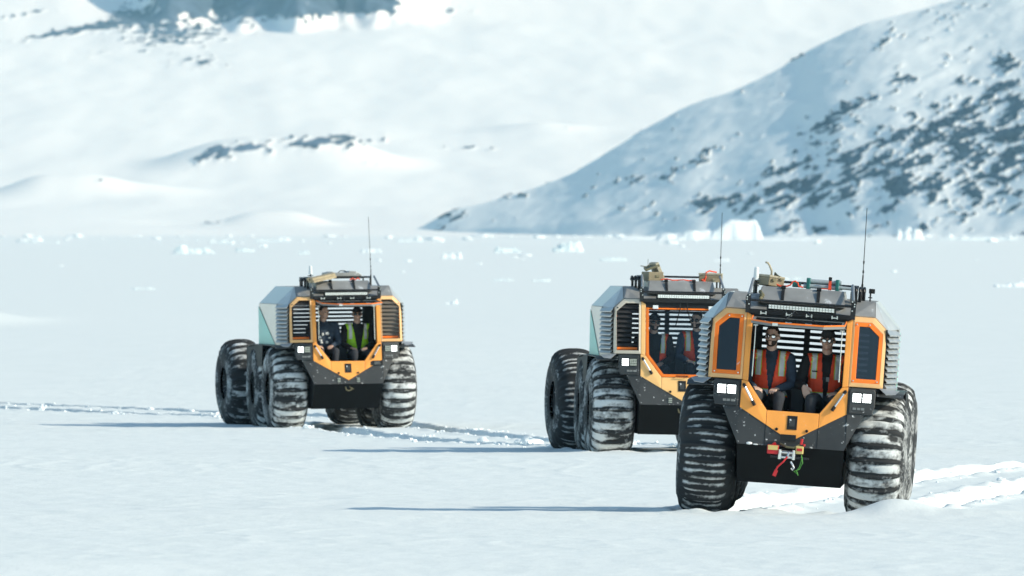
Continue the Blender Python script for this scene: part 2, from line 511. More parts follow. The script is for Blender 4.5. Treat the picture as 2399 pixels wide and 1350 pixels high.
# ------------------------------------------------------------------ hills
# near hill on the right: its left flank seen along the slope
SIL = [(820, 556), (900, 553), (985, 541), (1020, 510), (1060, 488), (1130, 468), (1240, 434), (1340, 398), (1420, 350), (1510, 290), (1615, 232), (1700, 208), (1760, 186),
       (1850, 138), (1910, 97), (2040, 50), (2170, 20), (2260, -5), (2399, -40), (2700, -110), (3200, -200), (4500, -250), (9000, -180)]
YH0, YH1 = 4500.0, 5400.0
sx = np.array([(p[0] - 1199.5) / F_PX * YH1 for p in SIL]); sz = np.array([CAM_H - (p[1] + (11 if 1100 < p[0] < 2000 else 0) - HZ) / F_PX * YH1 for p in SIL])
hx = axis(-90, 260, .75, -120, 1500, 1.12)
hy = np.concatenate([np.linspace(3900, 4380, 60), np.linspace(4388, 5420, 430), np.linspace(5440, 6600, 40)])
HX, HY = np.meshgrid(hx, hy)
_ux = np.arange(-150, 1520, 1.0); _g = np.exp(-(np.arange(-30, 31) / 9.0) ** 2); _g /= _g.sum()
_uz = np.convolve(np.pad(np.interp(_ux, sx, sz), 30, mode='edge'), _g, mode='valid')
ridge_h = np.interp(HX, _ux, _uz)
ker = 5
Y0 = np.interp(HX, [-120, -45, 0, 45, 110, 180, 260, 600, 1500], [5395, 5385, 5235, 5085, 4900, 4740, 4600, 4350, 4100])
Y0 = np.interp(HX, _ux, np.convolve(np.pad(np.interp(_ux, HX[0], Y0[0]), 30, mode='edge'), _g, mode='valid')) + 18 * noise(HX / 25, HX * 0, 50)
t = (HY - Y0) / (YH1 - Y0)
t = np.where(HY > YH1, 1 + (HY - YH1) / 900, t)
tt = np.clip(t * 1.05 + .04 * noise(HX / 60, HY / 300, 51), 0, 1)
prof = np.where(tt < 1, .07 * ss(0, .2, tt) + .93 * (tt ** 1.1), 1)
prof = prof * ss(-.02, .04, tt)
back = 1 - .75 * ss(1.05, 2.2, t)
hz = .5 + (ridge_h - .5) * prof * back
up = np.clip((ridge_h - 3) / 22, 0, 1)
u_ = HX * .90 + hz * .44; v_ = -HX * .42 + hz * .90 + HY * .02      # along and across the tilted strata
hz = hz + up * (1.7 * fbm(u_ / 70, v_ / 20, 61, 4) + 1.0 * fbm(u_ / 26, v_ / 8, 64, 3)) * (1 - ss(.9, 1.0, t) * .7)
# rock outcrops: coverage map painted by region of the hill (metres), then broken up by noise
pxX = 1199.5 + HX / HY * F_PX; pxY = HZ - (hz - CAM_H) / HY * F_PX
def blob(cx, cy, rx, ry, rot=0.0):
    c, s = math.cos(rot), math.sin(rot)
    X_ = (pxX - cx) * c + (pxY - cy) * s; Y_ = -(pxX - cx) * s + (pxY - cy) * c
    return np.exp(-(X_ / rx) ** 2 - (Y_ / ry) ** 2)
A = -.45
cov = (1.0 * blob(2330, 290, 170, 120, A) + .95 * blob(2060, 370, 190, 55, A) + .75 * blob(1860, 400, 130, 40, A) + .85 * blob(1960, 285, 130, 32, A)
       + .9 * blob(1875, 115, 55, 18, -.7) + .7 * blob(2090, 85, 120, 18, A) + .6 * blob(2260, 30, 100, 20, A)
       + .75 * blob(1560, 410, 110, 22, -.35) + .7 * blob(1400, 445, 60, 20, -.3) + .75 * blob(1530, 500, 50, 25) + .75 * blob(1680, 470, 80, 30, -.3) + .75 * blob(1830, 470, 110, 35, -.2)
       + .7 * blob(2130, 440, 90, 45, -.5) + .65 * blob(2330, 440, 90, 40, -.5) + .55 * blob(1200, 468, 60, 14, -.3) + 1.25 * blob(1045, 515, 55, 28, -.6) + .6 * blob(1520, 300, 40, 10, -.6)
       + .6 * blob(1880, 540, 110, 10) + .5 * blob(2100, 200, 160, 20, A) + .5 * blob(1710, 335, 120, 14, A) + .45 * blob(2380, 140, 90, 25, A) + .5 * blob(1300, 420, 60, 8, A))
cov = cov + .34 * up * ss(420, 640, pxY + (pxX - 1700) * .45)
n1 = fbm(u_ / 11.0, v_ / 4.2, 71, 4, .55)
n2 = fbm(u_ / 3.4, v_ / 1.9, 77, 3, .6)
rock = np.clip(cov, 0, 1.0) * .40 + .60 * n1 + .34 * n2
rock = ss(.30, .46, rock)
hz = hz + rock * (.9 + 1.3 * n2) * up
# wind-packed snow ramps under the outcrops catch the sun
hz = hz + .55 * up * np.clip(fbm(u_ / 16, v_ / 5, 91, 3), -.3, .7) * (1 - rock)
hz = np.where(t < -.03, .2, hz)
hz = hz - 3.0 * ss(.0, -.06, t) - 2.5 * ss(2.2, .8, ridge_h)
link("near_hill", grid_mesh("near_hill", HX, HY, hz, {'rock': rock}), M['hill'], kind='structure', label='shaded snowy hillside with dark rock outcrops')

# far snowfield climbing to the mountain
bx = axis(-560, 560, 2.2, -3000, 3000, 1.15)
by = np.concatenate([np.linspace(5000, 9900, 780), np.linspace(9930, 13000, 60)])
BX, BY = np.meshgrid(bx, by)
yk = np.array([5000, 5400, 6000, 6600, 7200, 7800, 8400, 9000, 9500, 10000, 11000, 13000.])
pk = np.array([556, 545, 470, 378, 290, 205, 125, 55, -20, -120, -330, -420.])
zk = CAM_H - (pk - HZ) / F_PX * yk
fine_y = np.linspace(5000, 13000, 1600); fz = np.interp(fine_y, yk, zk)
k_ = np.hanning(161); k_ /= k_.sum()
fzp = np.convolve(np.pad(fz, 80, mode='edge'), k_, mode='valid')
bz = np.interp(BY, fine_y, fzp)
bz = bz + 3 * fbm(BX / 260, BY / 1100, 101, 3) * ss(5200, 7000, BY) + 2.0 * fbm(BX / 70, BY / 500, 105, 3) * ss(5100, 6000, BY)
def bump_at(cx, cy, w_px, h_px, dy, yy=None, pw=1.0):
    """a mound whose foot is seen at photo pixel (cx, cy)"""
    d = float(np.interp(-cy, -pk, yk)) if yy is None else yy
    X0 = (cx - 1199.5) / F_PX * d; w = w_px / F_PX * d; h = h_px / F_PX * d
    return h * np.exp(-np.abs((BX - X0) / w) ** (2 * pw) - ((BY - d) / dy) ** 2)
bz = bz + bump_at(660, 388, 250, 66, 95, pw=2.0)
bz = bz + bump_at(150, 458, 140, 46, 60, pw=1.5) + bump_at(640, 530, 120, 32, 40, pw=1.5) + bump_at(1260, 305, 120, 18, 60)
bz = bz + bump_at(330, 455, 120, 16, 50) - bump_at(460, 520, 140, 8, 60)
bz = bz + bump_at(900, 500, 260, 14, 60) + bump_at(250, 545, 300, 12, 40, yy=5250)
bpx = 1199.5 + BX / BY * F_PX
# the mountain: a cliff at the top left
cl = ss(8800, 9240, BY + 170 * fbm(BX / 50, BY / 300, 120, 3) + (bpx - 620) * .10) * ss(290, 420, bpx) * ss(1060, 800, bpx)
bz = bz + 70 * cl + 5 * fbm(BX / 14, BY / 60 + bz / 12, 145, 3) * cl
bz = bz + 22 * ss(8700, 9200, BY) * ss(420, 120, bpx) + 30 * ss(9000, 9700, BY)
bpy_ = HZ - (bz - CAM_H) / BY * F_PX
def bblob(cx, cy, rx, ry, rot=0.0):
    c, s = math.cos(rot), math.sin(rot)
    X_ = (bpx - cx) * c + (bpy_ - cy) * s; Y_ = -(bpx - cx) * s + (bpy_ - cy) * c
    return np.exp(-(X_ / rx) ** 2 - (Y_ / ry) ** 2)
m1 = fbm(BX / 9, BY / 90 + bz / 9, 131, 4, .55); m2 = fbm(BX / 3.5, BY / 50 + bz / 5, 137, 3, .6)
bcov = (1.3 * ss(.03, .45, cl) * ss(330, 420, bpx) * ss(1000, 860, bpx) + 1.5 * bblob(640, -8, 300, 58) + .75 * bblob(60, 34, 90, 9, -.1) + 1.0 * bblob(150, 78, 140, 11, -.18) + .80 * bblob(400, 85, 150, 40) + .6 * bblob(300, 40, 80, 26)
        + .70 * bblob(470, 150, 80, 18) + .5 * bblob(1060, 25, 60, 12) + .92 * bblob(745, 338, 175, 24, -.06) + .88 * bblob(510, 364, 85, 22, -.3) + .6 * bblob(215, 425, 60, 4) + .6 * bblob(1110, 350, 110, 6)
        + .55 * bblob(850, 385, 120, 4) + .5 * bblob(500, 524, 60, 5) + .55 * bblob(735, 506, 25, 5) + .6 * bblob(1330, 301, 40, 5) + .35 * bblob(200, 130, 130, 20) + .5 * bblob(860, 14, 70, 14))
brock = ss(.32, .52, np.clip(bcov, 0, 1.2) * .55 + .46 * m1 + .28 * m2)
bz = bz + brock * 1.4 * (1 + m2)
link("mountain_slope", grid_mesh("mountain_slope", BX, BY, bz, {'rock': brock}), M['mount'], kind='structure', label='far snowfield rising to a rocky mountain face')

# ------------------------------------------------------------------ haze
hb = bmesh.new()
zmax = max(float(bz.max()), float(hz.max())) + 20
box(hb, (0, 6400, (zmax - 6) / 2), (6600, 13800, zmax + 6))
hm = bpy.data.materials.new("haze"); hm.use_nodes = True
hm.node_tree.nodes.clear()
ho = hm.node_tree.nodes.new("ShaderNodeOutputMaterial")
pv = hm.node_tree.nodes.new("ShaderNodeVolumePrincipled")
pv.inputs["Color"].default_value = (.42, .78, 1.0, 1)
pv.inputs["Density"].default_value = 3.4e-5
pv.inputs["Absorption Color"].default_value = (1, 1, 1, 1)
pv.inputs["Anisotropy"].default_value = 0.0
hm.node_tree.links.new(pv.outputs[0], ho.inputs["Volume"])
link("haze", bm_mesh(hb, "haze"), hm, kind='stuff', label='thin cold air haze over the whole snow valley')

# ------------------------------------------------------------------ ice blocks on the plain
def ice_mesh(seed, w, d, h, lop=0.0, slab=False):
    """a broken block: steep sides, uneven top, facets"""
    rs = random.Random(seed)
    nx_, ny_ = 34, 12
    u = np.linspace(-1, 1, nx_); v = np.linspace(-1, 1, ny_)
    U, V = np.meshgrid(u, v)
    o = seed * 7.3
    edge = np.maximum(np.abs(U), np.abs(V)) + .16 * noise(U * 2.3 + o, V * 2.0 + o, 501) 
    e = 1 - ss(.66, .94, edge)
    k = rs.uniform(1.4, 2.4)
    top = .62 + .5 * noise(U * k + o, V * 1.1 + o, 502) + .34 * noise(U * 4.6 + o, V * 2 + o, 503) + .2 * noise(U * 9 + o, V * 4 + o, 504)
    top = top * (1 + lop * U)
    if slab:      # a low tail climbing to a blunt block with a steep end
        top = .26 + .24 * ss(-.9, .1, U) + .48 * ss(.12, .34, U) + .10 * noise(U * 5 + o, V * 2, 503) + .06 * noise(U * 11 + o, V * 4, 504)
        e = 1 - ss(.80, .93, np.maximum(np.abs(U), np.abs(V)) + .06 * noise(U * 4 + o, V * 3, 507))
    top = np.clip(top, .06, 1.6)
    top = top / max(top.max(), .3)
    Z = np.where(e > .02, e * top, 0) - .06
    jx = .35 * noise(U * 6 + o, V * 6, 505) / nx_ * 4; jy = .35 * noise(U * 6, V * 6 + o, 506) / ny_ * 3
    me = grid_mesh("ice_block", (U + jx) * w / 2 / .86, (V + jy) * d / 2, Z * h)
    me.polygons.foreach_set("use_smooth", np.zeros(len(me.polygons), bool))
    return me

def ground_dist(y_img):
    return F_PX * CAM_H / (y_img - HZ)

ICE = [
    # px x, px y of foot, width px, height px, material, lop, label, distance
    (1660, 563, 235, 52, 'ice2', .85, 'large white tabular iceberg with a high blunt end at the foot of the rocky hill', 3300),
    (1330, 590, 70, 28, 'ice', .2, 'pale blue green ice block alone beyond the two right hand vehicles', None),
    (1190, 592, 62, 16, 'ice', -.2, 'low blue tinted ice slab beside the pale blue green ice block', None),
    (1058, 606, 46, 20, 'ice2', .2, 'small white ice lump on the open ice right of the lone vehicle antenna', None),
    (452, 594, 96, 24, 'ice', -.3, 'long blue ice slab on the ice left of the lone vehicle', None),
    (870, 592, 48, 16, 'ice2', -.2, 'white ice lump directly behind the lone vehicle whip antenna', None),
    (575, 590, 44, 13, 'ice', -.5, 'small blue ice wedge behind the lone vehicle roof', None),
    (712, 595, 26, 9, 'ice', 0, 'tiny blue ice lump above the white aerial of the lone vehicle', None),
    (1057, 712, 34, 14, 'ice2', .4, 'small snow block sitting nearest on the open ice between the vehicles', None),
    (1437, 611, 66, 8, 'ice', 0, 'flat grey blue ice slab above the closed windscreen vehicle', None),
    (1690, 612, 36, 8, 'ice2', .3, 'little white ice lump beside the whip antenna of the closed windscreen vehicle', None),
    (2130, 566, 62, 40, 'ice2', .1, 'pointed white ice pinnacle below the rocks right of the nearest whip antenna', 3300),
    (1180, 658, 50, 6, 'ice', 0, 'thin grey ice ridge on the open ice left of the roof cases', None),
    (1268, 659, 44, 6, 'ice', 0, 'flat ice ridge closest to the tilted roof case', None),
    (335, 678, 60, 6, 'ice', 0, 'low grey snow ridge on the ice left of the lone vehicle roof', None),
    (2365, 672, 80, 16, 'ice2', .3, 'white snow ridge at the far right edge of the plain', None),
    (1530, 566, 160, 14, 'ice2', -.2, 'long low white ice ledge left of the large iceberg', 3400),
    (2290, 570, 180, 14, 'ice', .1, 'long broken ice ledge right of the ice pinnacle', 3300),
    (1855, 655, 46, 7, 'ice', 0, 'grey snow mound behind the teal tubes on the nearest vehicle', None),
    (520, 580, 60, 12, 'ice', 0, 'hazy ice lump behind the long blue ice slab', 2700),
    (960, 580, 60, 10, 'ice', 0, 'hazy flat ice lump in front of the hill tip', 2800),
    (1850, 568, 150, 10, 'ice2', 0, 'low white pressure ridge between the iceberg and the ice pinnacle', 3200),
    (640, 576, 90, 9, 'ice', 0, 'hazy ice ridge along the shore behind the lone vehicle', 2900),
    (90, 578, 110, 9, 'ice', 0, 'hazy ice ridge along the shore at the far left', 2700),
]
for i, (cx, fy, w, h, mm, lop, lab, d) in enumerate(ICE):
    if d is None: d = ground_dist(fy)
    X0 = (cx - 1199.5) / F_PX * d
    W = w / F_PX * d; Hh = h / F_PX * d
    zb = float(ground_z(np.array([X0]), np.array([d]), False)[0])
    ztop = CAM_H - (fy - h - HZ) / F_PX * d
    me = ice_mesh(i + 1, W, max(W * .45, Hh * 1.2), max(ztop - zb, Hh * .6), lop=lop, slab=(i == 0))
    link("iceberg" if i == 0 else "ice_block", me, M[mm], loc=(X0, d, zb - .02), label=lab, category='iceberg' if i == 0 else 'ice block', group='ice blocks scattered over the frozen plain')

def rubble():
    rs = random.Random(11)
    base = bmesh.new(); bmesh.ops.create_icosphere(base, subdivisions=2, radius=1.0)
    bv = np.array([v.co[:] for v in base.verts]); bf = np.array([[v.index for v in f.verts] for f in base.faces]); base.free()
    V = []; Fc = []; n0 = 0
    for _ in range(300):
        yi = 553.5 + abs(rs.gauss(0, 1)) * 9 if rs.random() < .75 else rs.uniform(556, 640)
        d = min(ground_dist(max(yi, 557.5)), 4700)
        x = rs.uniform(-1500, 3900); w = min(rs.lognormvariate(2.45, .75), 60); h = min(w * rs.uniform(.08, .34), 6.5)
        if yi > 585: w *= .6; h *= .6
        X0 = (x - 1199.5) / F_PX * d; W = w / F_PX * d / 2; Hh = h / F_PX * d
        o = rs.uniform(0, 99)
        q = bv * (1 + .8 * fbm(bv[:, 0] * 1.5 + o, bv[:, 1] * 1.5 + bv[:, 2] + o, 320, 3))[:, None]
        q = np.clip(q, -1.2, 1.2) * np.array([W, max(W, Hh), Hh])
        z = float(ground_z(np.array([X0]), np.array([d]), False)[0])
        V.append(q + np.array([X0, d, z])); Fc.append(bf + n0); n0 += len(bv)
    me = bpy.data.meshes.new("rubble")
    me.from_pydata(np.concatenate(V).tolist(), [], np.concatenate(Fc).tolist())
    link("ice_rubble", me, M['ice2'], kind='stuff', label='rough band of small broken ice along the far shore')
rubble()

# loose snow clods thrown up along the ruts
def clods():
    rs = random.Random(5)
    base = bmesh.new(); bmesh.ops.create_icosphere(base, subdivisions=2, radius=1.0)
    jit = np.random.RandomState(3)
    bv = np.array([v.co[:] for v in base.verts]); bf = np.array([[v.index for v in f.verts] for f in base.faces]); base.free()
    V = []; Fc = []; n0 = 0
    def put(x, y, r):
        nonlocal n0
        o = rs.uniform(0, 99)
        q = bv * (1 + .9 * fbm(bv[:, 0] * 1.3 + o, bv[:, 1] * 1.3 + bv[:, 2] + o, 300, 3))[:, None]
        s = np.array([r * rs.uniform(.8, 1.5), r * rs.uniform(.8, 1.4), r * rs.uniform(.5, 1.0)])
        a = rs.uniform(0, 6.28)
        q = q * s
        c, sn = math.cos(a), math.sin(a)
        q = np.stack([q[:, 0] * c - q[:, 1] * sn, q[:, 0] * sn + q[:, 1] * c, q[:, 2]], 1)
        z = float(ground_z(np.array([x]), np.array([y]))[0])
        V.append(q + np.array([x, y, z + r * .15])); Fc.append(bf + n0); n0 += len(bv)
    for k, ln in LINES.items():
        for i in range(0, len(ln) - 1):
            a, b = ln[i], ln[i + 1]
            if abs(a[0]) > 13: continue
            d = b - a; L_ = np.hypot(*d); d = d / L_; nrm = np.array([-d[1], d[0]])
            if k == 'front' and a[1] < 130.5 or k == 'convoy' and (a[1] < 163 or 192 < a[1] < 199): continue
            for _ in range(int(L_ * 8) + 1):
                side = rs.choice((-1, 1)); e = rs.choice((-.42, .42))
                p = a + d * rs.uniform(0, L_) + nrm * (side * .92 + e + rs.gauss(0, .12))
                r = min(max(rs.lognormvariate(-4.15, .6), .008), .07) * (.7 if k == 'front' else 1)
                put(p[0], p[1], r)
    for (x, y, r) in [(5.2, 143.5, .10), (7.0, 146, .11), (7.3, 146.4, .09), (6.6, 144, .08), (.25, 171.6, .13), (.35, 171.2, .09), (.12, 171.9, .08), (.9, 170, .06)]:
        put(x, y, r)
    me = bpy.data.meshes.new("clods")
    me.from_pydata(np.concatenate(V).tolist(), [], np.concatenate(Fc).tolist())
    link("snow_clods", me, M['clod'], kind='stuff', label='loose lumps of snow thrown up along the tyre ruts')
clods()

# ------------------------------------------------------------------ vehicle
def yf(x, z):
    """the raked front face of the cab"""
    if z >= 1.09: y = -.06 + (z - 1.09) / (2.165 - 1.09) * .16
    elif z >= .70: y = -.15 + (z - .70) / .39 * .09
    else: y = -.15 + (.70 - z) / .42 * .42
    return y + .16 * max(abs(x) - .58, 0)

def tyre_mesh(seed, snow, Rr=.74, W=.318, lugs=27):
    """balloon tyre with cross bars; axis along x; attribute 'snow' = packed snow"""
    nseg = lugs * 9; prof = 44
    ph = np.radians(np.linspace(-118, 118, prof))
    th = np.arange(nseg) / nseg * 2 * np.pi
    TH, PH = np.meshgrid(th, ph, indexing='ij')
    spow = lambda v, p: np.sign(v) * np.abs(v) ** p
    rc, hh = .43, Rr - .028 - .43
    X_ = W * spow(np.sin(PH), .80)
    Rd = rc + hh * spow(np.cos(PH), .78)
    xn = np.abs(X_) / W
    # lug bars
    bow = .10 * (xn ** 2)                                   # the bar ends trail a little
    cell = (TH / (2 * np.pi) * lugs + bow + .03 * noise(X_ * 6 + seed, TH * 2, 401)) % 1.0
    dl = np.abs(cell - .5)
    tread = 1 - ss(.82, .97, xn)
    tread = np.where(np.cos(PH) > 0, tread, 0)
    lug = (1 - ss(.09, .16, dl)) * tread
    groove = 1 - ss(.20, .12, dl * 1.0) if False else ss(.14, .22, dl)
    nA = fbm(X_ * 7 + seed * 3.1, TH * 8, 411, 4, .6); nB = fbm(X_ * 2.5 + seed, TH * 2.2, 421, 3)
    if snow < .4:      # bare tyre: only thin combs of snow along both edges of each bar
        comb = np.exp(-((dl - .26) / .11) ** 2) * (1 - ss(.62, .80, xn + .25 * nB))
        sn = comb * np.clip(.78 + .9 * nA + 1.3 * fbm(X_ * 3 + seed, TH * 5.5, 441, 2), 0, 1) * tread
    else:
        sn = groove * tread * np.clip(snow + .85 * nA + .9 * nB, 0, 1)
    # snow also smears over the bars on the snowiest tyres
    sn = np.maximum(sn, lug * np.clip((snow - .50) * 1.1 + .75 * nA + .4 * nB, 0, 1))
    side = ss(.80, .95, xn) * np.clip(.22 + snow * .28 + .55 * fbm(X_ * 14 + seed, TH * 1.6, 431, 3) + .25 * nA, 0, .9) * (1 - ss(.75, .98, np.abs(PH) / R(118)) * .5)
    side = np.where(np.cos(PH) < .55, side, side * .6)
    sn = np.maximum(sn, side)
    ringr = .010 * np.exp(-((np.abs(PH) - R(88)) / R(4)) ** 2) + .012 * np.exp(-((np.abs(PH) - R(72)) / R(3)) ** 2)
    Rd = Rd + (.042 * lug + .030 * sn * groove * tread + ringr) * np.clip(np.cos(PH) + .35, 0.1, 1)
    X_ = X_ + np.sign(X_) * (.012 * lug + ringr)
    Y_ = Rd * np.cos(TH); Z_ = Rd * np.sin(TH)
    co = np.stack([X_, Y_, Z_], -1).reshape(-1, 3)
    idx = np.arange(nseg * prof).reshape(nseg, prof)
    nx = np.roll(idx, -1, 0)
    q = np.stack([idx[:, :-1], idx[:, 1:], nx[:, 1:], nx[:, :-1]], -1).reshape(-1, 4)
    me = bpy.data.meshes.new("tyre")
    me.from_pydata(co.tolist(), [], q[:, ::-1].tolist())
    me.polygons.foreach_set("use_smooth", np.ones(len(me.polygons), bool))
    a = me.attributes.new("snow", 'FLOAT', 'POINT'); a.data.foreach_set("value", sn.reshape(-1).astype(np.float32))
    me.materials.append(M['tyre'])
    return me

def rim_mesh():
    bm = bmesh.new()
    for s in (-1, 1):
        rr = [(.19, .33), (.235, .345), (.235, .30), (.15, .27), (.12, .12), (.16, .10), (.16, 0.001)]
        n = 28; rings = []
        for x, r in rr:
            rings.append([bm.verts.new((s * x, r * math.cos(k * 2 * math.pi / n), r * math.sin(k * 2 * math.pi / n))) for k in range(n)])
        for a, b in zip(rings, rings[1:]):
            for k in range(n):
                bm.faces.new((a[k], a[(k + 1) % n], b[(k + 1) % n], b[k]))
        for k in range(10):
            an = k * 2 * math.pi / 10
            cyl(bm, (s * .12, .2 * math.cos(an), .2 * math.sin(an)), (s * .165, .2 * math.cos(an), .2 * math.sin(an)), .012, n=6)
    return bm_mesh(bm, "rim", smooth=False)

CACHE = {}
def cached(key, fn):
    if key not in CACHE: CACHE[key] = fn()
    return CACHE[key]

TYRES = {'clean': [], 'mid': [], 'full': []}
for k_, sv in (('clean', .22), ('mid', .52), ('full', .74)):
    for sd in (1, 2): TYRES[k_].append(tyre_mesh(sd + len(k_) * 7, sv))
RIM = rim_mesh(); RIM.materials.append(M['rim'])

SIDE_OUT = [(.58, 1.40), (.955, 1.40), (.955, 2.03), (.815, 2.165), (.58, 2.165)]
SIDE_IN = [(.607, 1.448), (.915, 1.448), (.918, 1.99), (.79, 2.107), (.607, 2.107)]
WIN_IN = [(.655, 1.492), (.872, 1.492), (.876, 1.962), (.765, 2.062), (.655, 2.062)]
OPEN = [(.285, 1.085), (.51, 1.383), (.515, 2.05)]
PW = (.515, .58)

def slat_side(s):
    bm = bmesh.new()
    # along the louvre wall from the front corner back to the rear panel
    p = Vector((s * .958, .135, 0)); q = Vector((s * 1.068, .645, 0))
    d = (q - p).normalized(); out = Vector((s * abs(d.y), -abs(d.x), 0))
    a = [p - out * .012 + Vector((0, 0, .030)), p + out * .040 + Vector((0, 0, -.026)), q + out * .040 + Vector((0, 0, -.026)), q - out * .012 + Vector((0, 0, .030))]
    sheet(bm, a, .005)
    sheet(bm, [p + out * .039 + Vector((0, 0, -.026)), p + out * .036 + Vector((0, 0, -.040)), q + out * .036 + Vector((0, 0, -.040)), q + out * .039 + Vector((0, 0, -.026))], .004)
    return bm_mesh(bm, "slat")

def slat_rear(w):
    bm = bmesh.new()
    box(bm, (0, 0, 0), (w, .006, .040), (R(-25), 0, 0))
    return bm_mesh(bm, "slat")

def slat_window(s):
    bm = bmesh.new()
    box(bm, (0, 0, 0), (.31, .058, .005), (R(52), 0, 0))
    return bm_mesh(bm, "slat")

def led_mesh(w, h, nx_, nz_, gap=.12):
    bm = bmesh.new()
    for i in range(nx_):
        for k in range(nz_):
            cw = w / nx_; ch = h / nz_
            box(bm, (-w / 2 + (i + .5) * cw, 0, -h / 2 + (k + .5) * ch), (cw * (1 - gap), .012, ch * (1 - gap)))
    return bm_mesh(bm, "led")

def build_vehicle(cfg):
    root = link("all_terrain_vehicle", None, loc=cfg['loc'], label=cfg['label'], category='all terrain vehicle', group='three convoy vehicles crossing the snow')
    root.empty_display_size = .5
    root.rotation_euler = Euler((R(cfg.get('pitch', 0)), R(cfg['roll']), R(cfg['yaw'])))
    def P(name, bm, m, parent=None, smooth=False, loc=None, bev=0, **kw):
        me = bm_mesh(bm, name, smooth) if isinstance(bm, bmesh.types.BMesh) else bm
        o = link(name, me, M[m] if isinstance(m, str) else m, parent or root, loc, **kw)
        if bev:
            md = o.modifiers.new("bevel", 'BEVEL'); md.width = bev; md.segments = 2; md.limit_method = 'ANGLE'
        return o

    # ---- hull
    bm = bmesh.new()
    front_l = [(-.885, 1.335), (-.60, .74), (-.585, .70), (.585, .70), (.60, .74), (.885, 1.335), (.885, 1.392), (-.885, 1.392)]
    prism(bm, [(-.60, .74), (-.585, .70), (.585, .70), (.60, .74), (.885, 1.335), (.885, 1.39), (.585, 1.39), (.585, 1.097), (0, .762), (-.585, 1.097), (-.585, 1.39), (-.885, 1.39), (-.885, 1.335)], yf, .05)
    hull = P('hull', bm, 'hull')
    bm = bmesh.new(); prism(bm, [(-.585, .699), (-.57, .28), (.57, .28), (.585, .699)], yf, .05); P('lower_plate', bm, 'lower_black')
    bm = bmesh.new()
    # side walls, bottom, rear of the hull tub
    for s in (-1, 1):
        sheet(bm, [(s * .57, -.09, .70), (s * .57, .28, .29), (s * .57, 3.0, .29), (s * .57, 3.0, 1.34), (s * .57, .05, 1.34)], s * .03)
        sheet(bm, [(s * .575, .02, 1.335), (s * .90, .06, 1.335), (s * 1.09, .66, 1.335), (s * 1.06, 2.66, 1.335), (s * .575, 2.66, 1.335)], .025)
    box(bm, (0, 1.65, .30), (1.13, 2.7, .03)); box(bm, (0, 3.0, .8), (1.13, .03, 1.04))
    P('hull_tub', bm, 'hull')
    # lower plates: three orange pieces with seams
    for s in (-1, 1):
        bm = bmesh.new()
        poly = [(.583, 1.395), (.513, 1.383), (.289, 1.085), (.289, .927), (.583, 1.0955)]
        prism(bm, poly if s > 0 else mirror(poly), lambda x, z: yf(x, z) - .008, .03)
        P('front_plate', bm, cfg['plate'], bev=.004)
    bm = bmesh.new()
    prism(bm, [(-.285, 1.083), (-.285, .925), (0, .763), (.285, .925), (.285, 1.083)], lambda x, z: yf(x, z) - .008, .03)
    P('nose_plate', bm, cfg['plate'], bev=.004)
    bm = bmesh.new()
    prism(bm, [(-.055, .89), (.055, .89), (.055, 1.04), (-.055, 1.04)], lambda x, z: yf(x, z) - .016, .008)
    for a in (-.045, .045):
        for b in (.90, 1.03): cyl(bm, (a, yf(a, b) - .022, b), (a, yf(a, b) - .014, b), .006, n=8)
    hp = P('hatch_plate', bm, 'black', bev=.003)
    bm = bmesh.new(); prism(bm, [(-.03, .925), (.03, .925), (.03, 1.005), (-.03, 1.005)], lambda x, z: yf(x, z) - .021, .006); P('inset', bm, 'hull', hp)
    for s in (-1, 1):
        bm = bmesh.new(); cyl(bm, (s * .165, yf(0, .885) - .024, .885), (s * .165, yf(0, .885) - .004, .885), .017, n=14); P('tow_bolt', bm, 'black')
    # gas struts beside the windscreen
    for s in (-1, 1):
        bm = bmesh.new(); a = Vector((s * .555, yf(.5, 1.345) - .035, 1.345)); b = Vector((s * .425, yf(.4, 1.13) - .035, 1.13)); d = (b - a)
        cyl(bm, a + d * .12, b - d * .2, .0125, n=14); st = P('gas_strut', bm, 'silver', smooth=False)
        for p_, q_ in ((a - d * .02, a + d * .12), (b - d * .2, b + d * .02)):
            bm = bmesh.new(); cyl(bm, p_, q_, .019, n=12); cyl(bm, p_ + Vector((0, .0, 0)), p_ + Vector((0, .03, 0)), .012, n=8); P('strut_end', bm, 'black', st)
    # headlights
    for s in (-1, 1):
        bm = bmesh.new()
        poly = [(.605, 1.11), (.86, 1.11), (.885, 1.20), (.885, 1.36), (.865, 1.385), (.625, 1.385), (.605, 1.365)]
        prism(bm, poly if s > 0 else mirror(poly), lambda x, z: yf(x, z) - .03, .04)
        hd = P('headlight', bm, 'hull', bev=.008)
        for j, xx in enumerate((.685, .795)):
            lit = cfg['lamps'] == 2 or (j == 1 if s > 0 else j == 0 and False) or (cfg['lamps'] == 1 and (j == 1))
            bm = bmesh.new(); box(bm, (0, 0.006, 0), (.106, .02, .112)); fr = P('lamp', bm, 'black', hd, loc=(s * xx, yf(xx, 1.285) - .042, 1.285), bev=.006)
            P('led_lens', cached(('led', lit), lambda: led_mesh(.094, .098, 4, 3, .05)).copy() if False else cached(('led', lit), lambda: led_mesh(.094, .098, 4, 3, .16)), 'lit' if lit else 'unlit', hd, loc=(s * xx, yf(xx, 1.285) - .052, 1.285))
        bm = bmesh.new()
        for k, (a, w) in enumerate(((.665, .038), (.712, .035), (.755, .035))):
            box(bm, (s * a, yf(a, 1.165) - .034, 1.165), (w, .01, .026))
        P('vent_grille', bm, 'vent', hd)
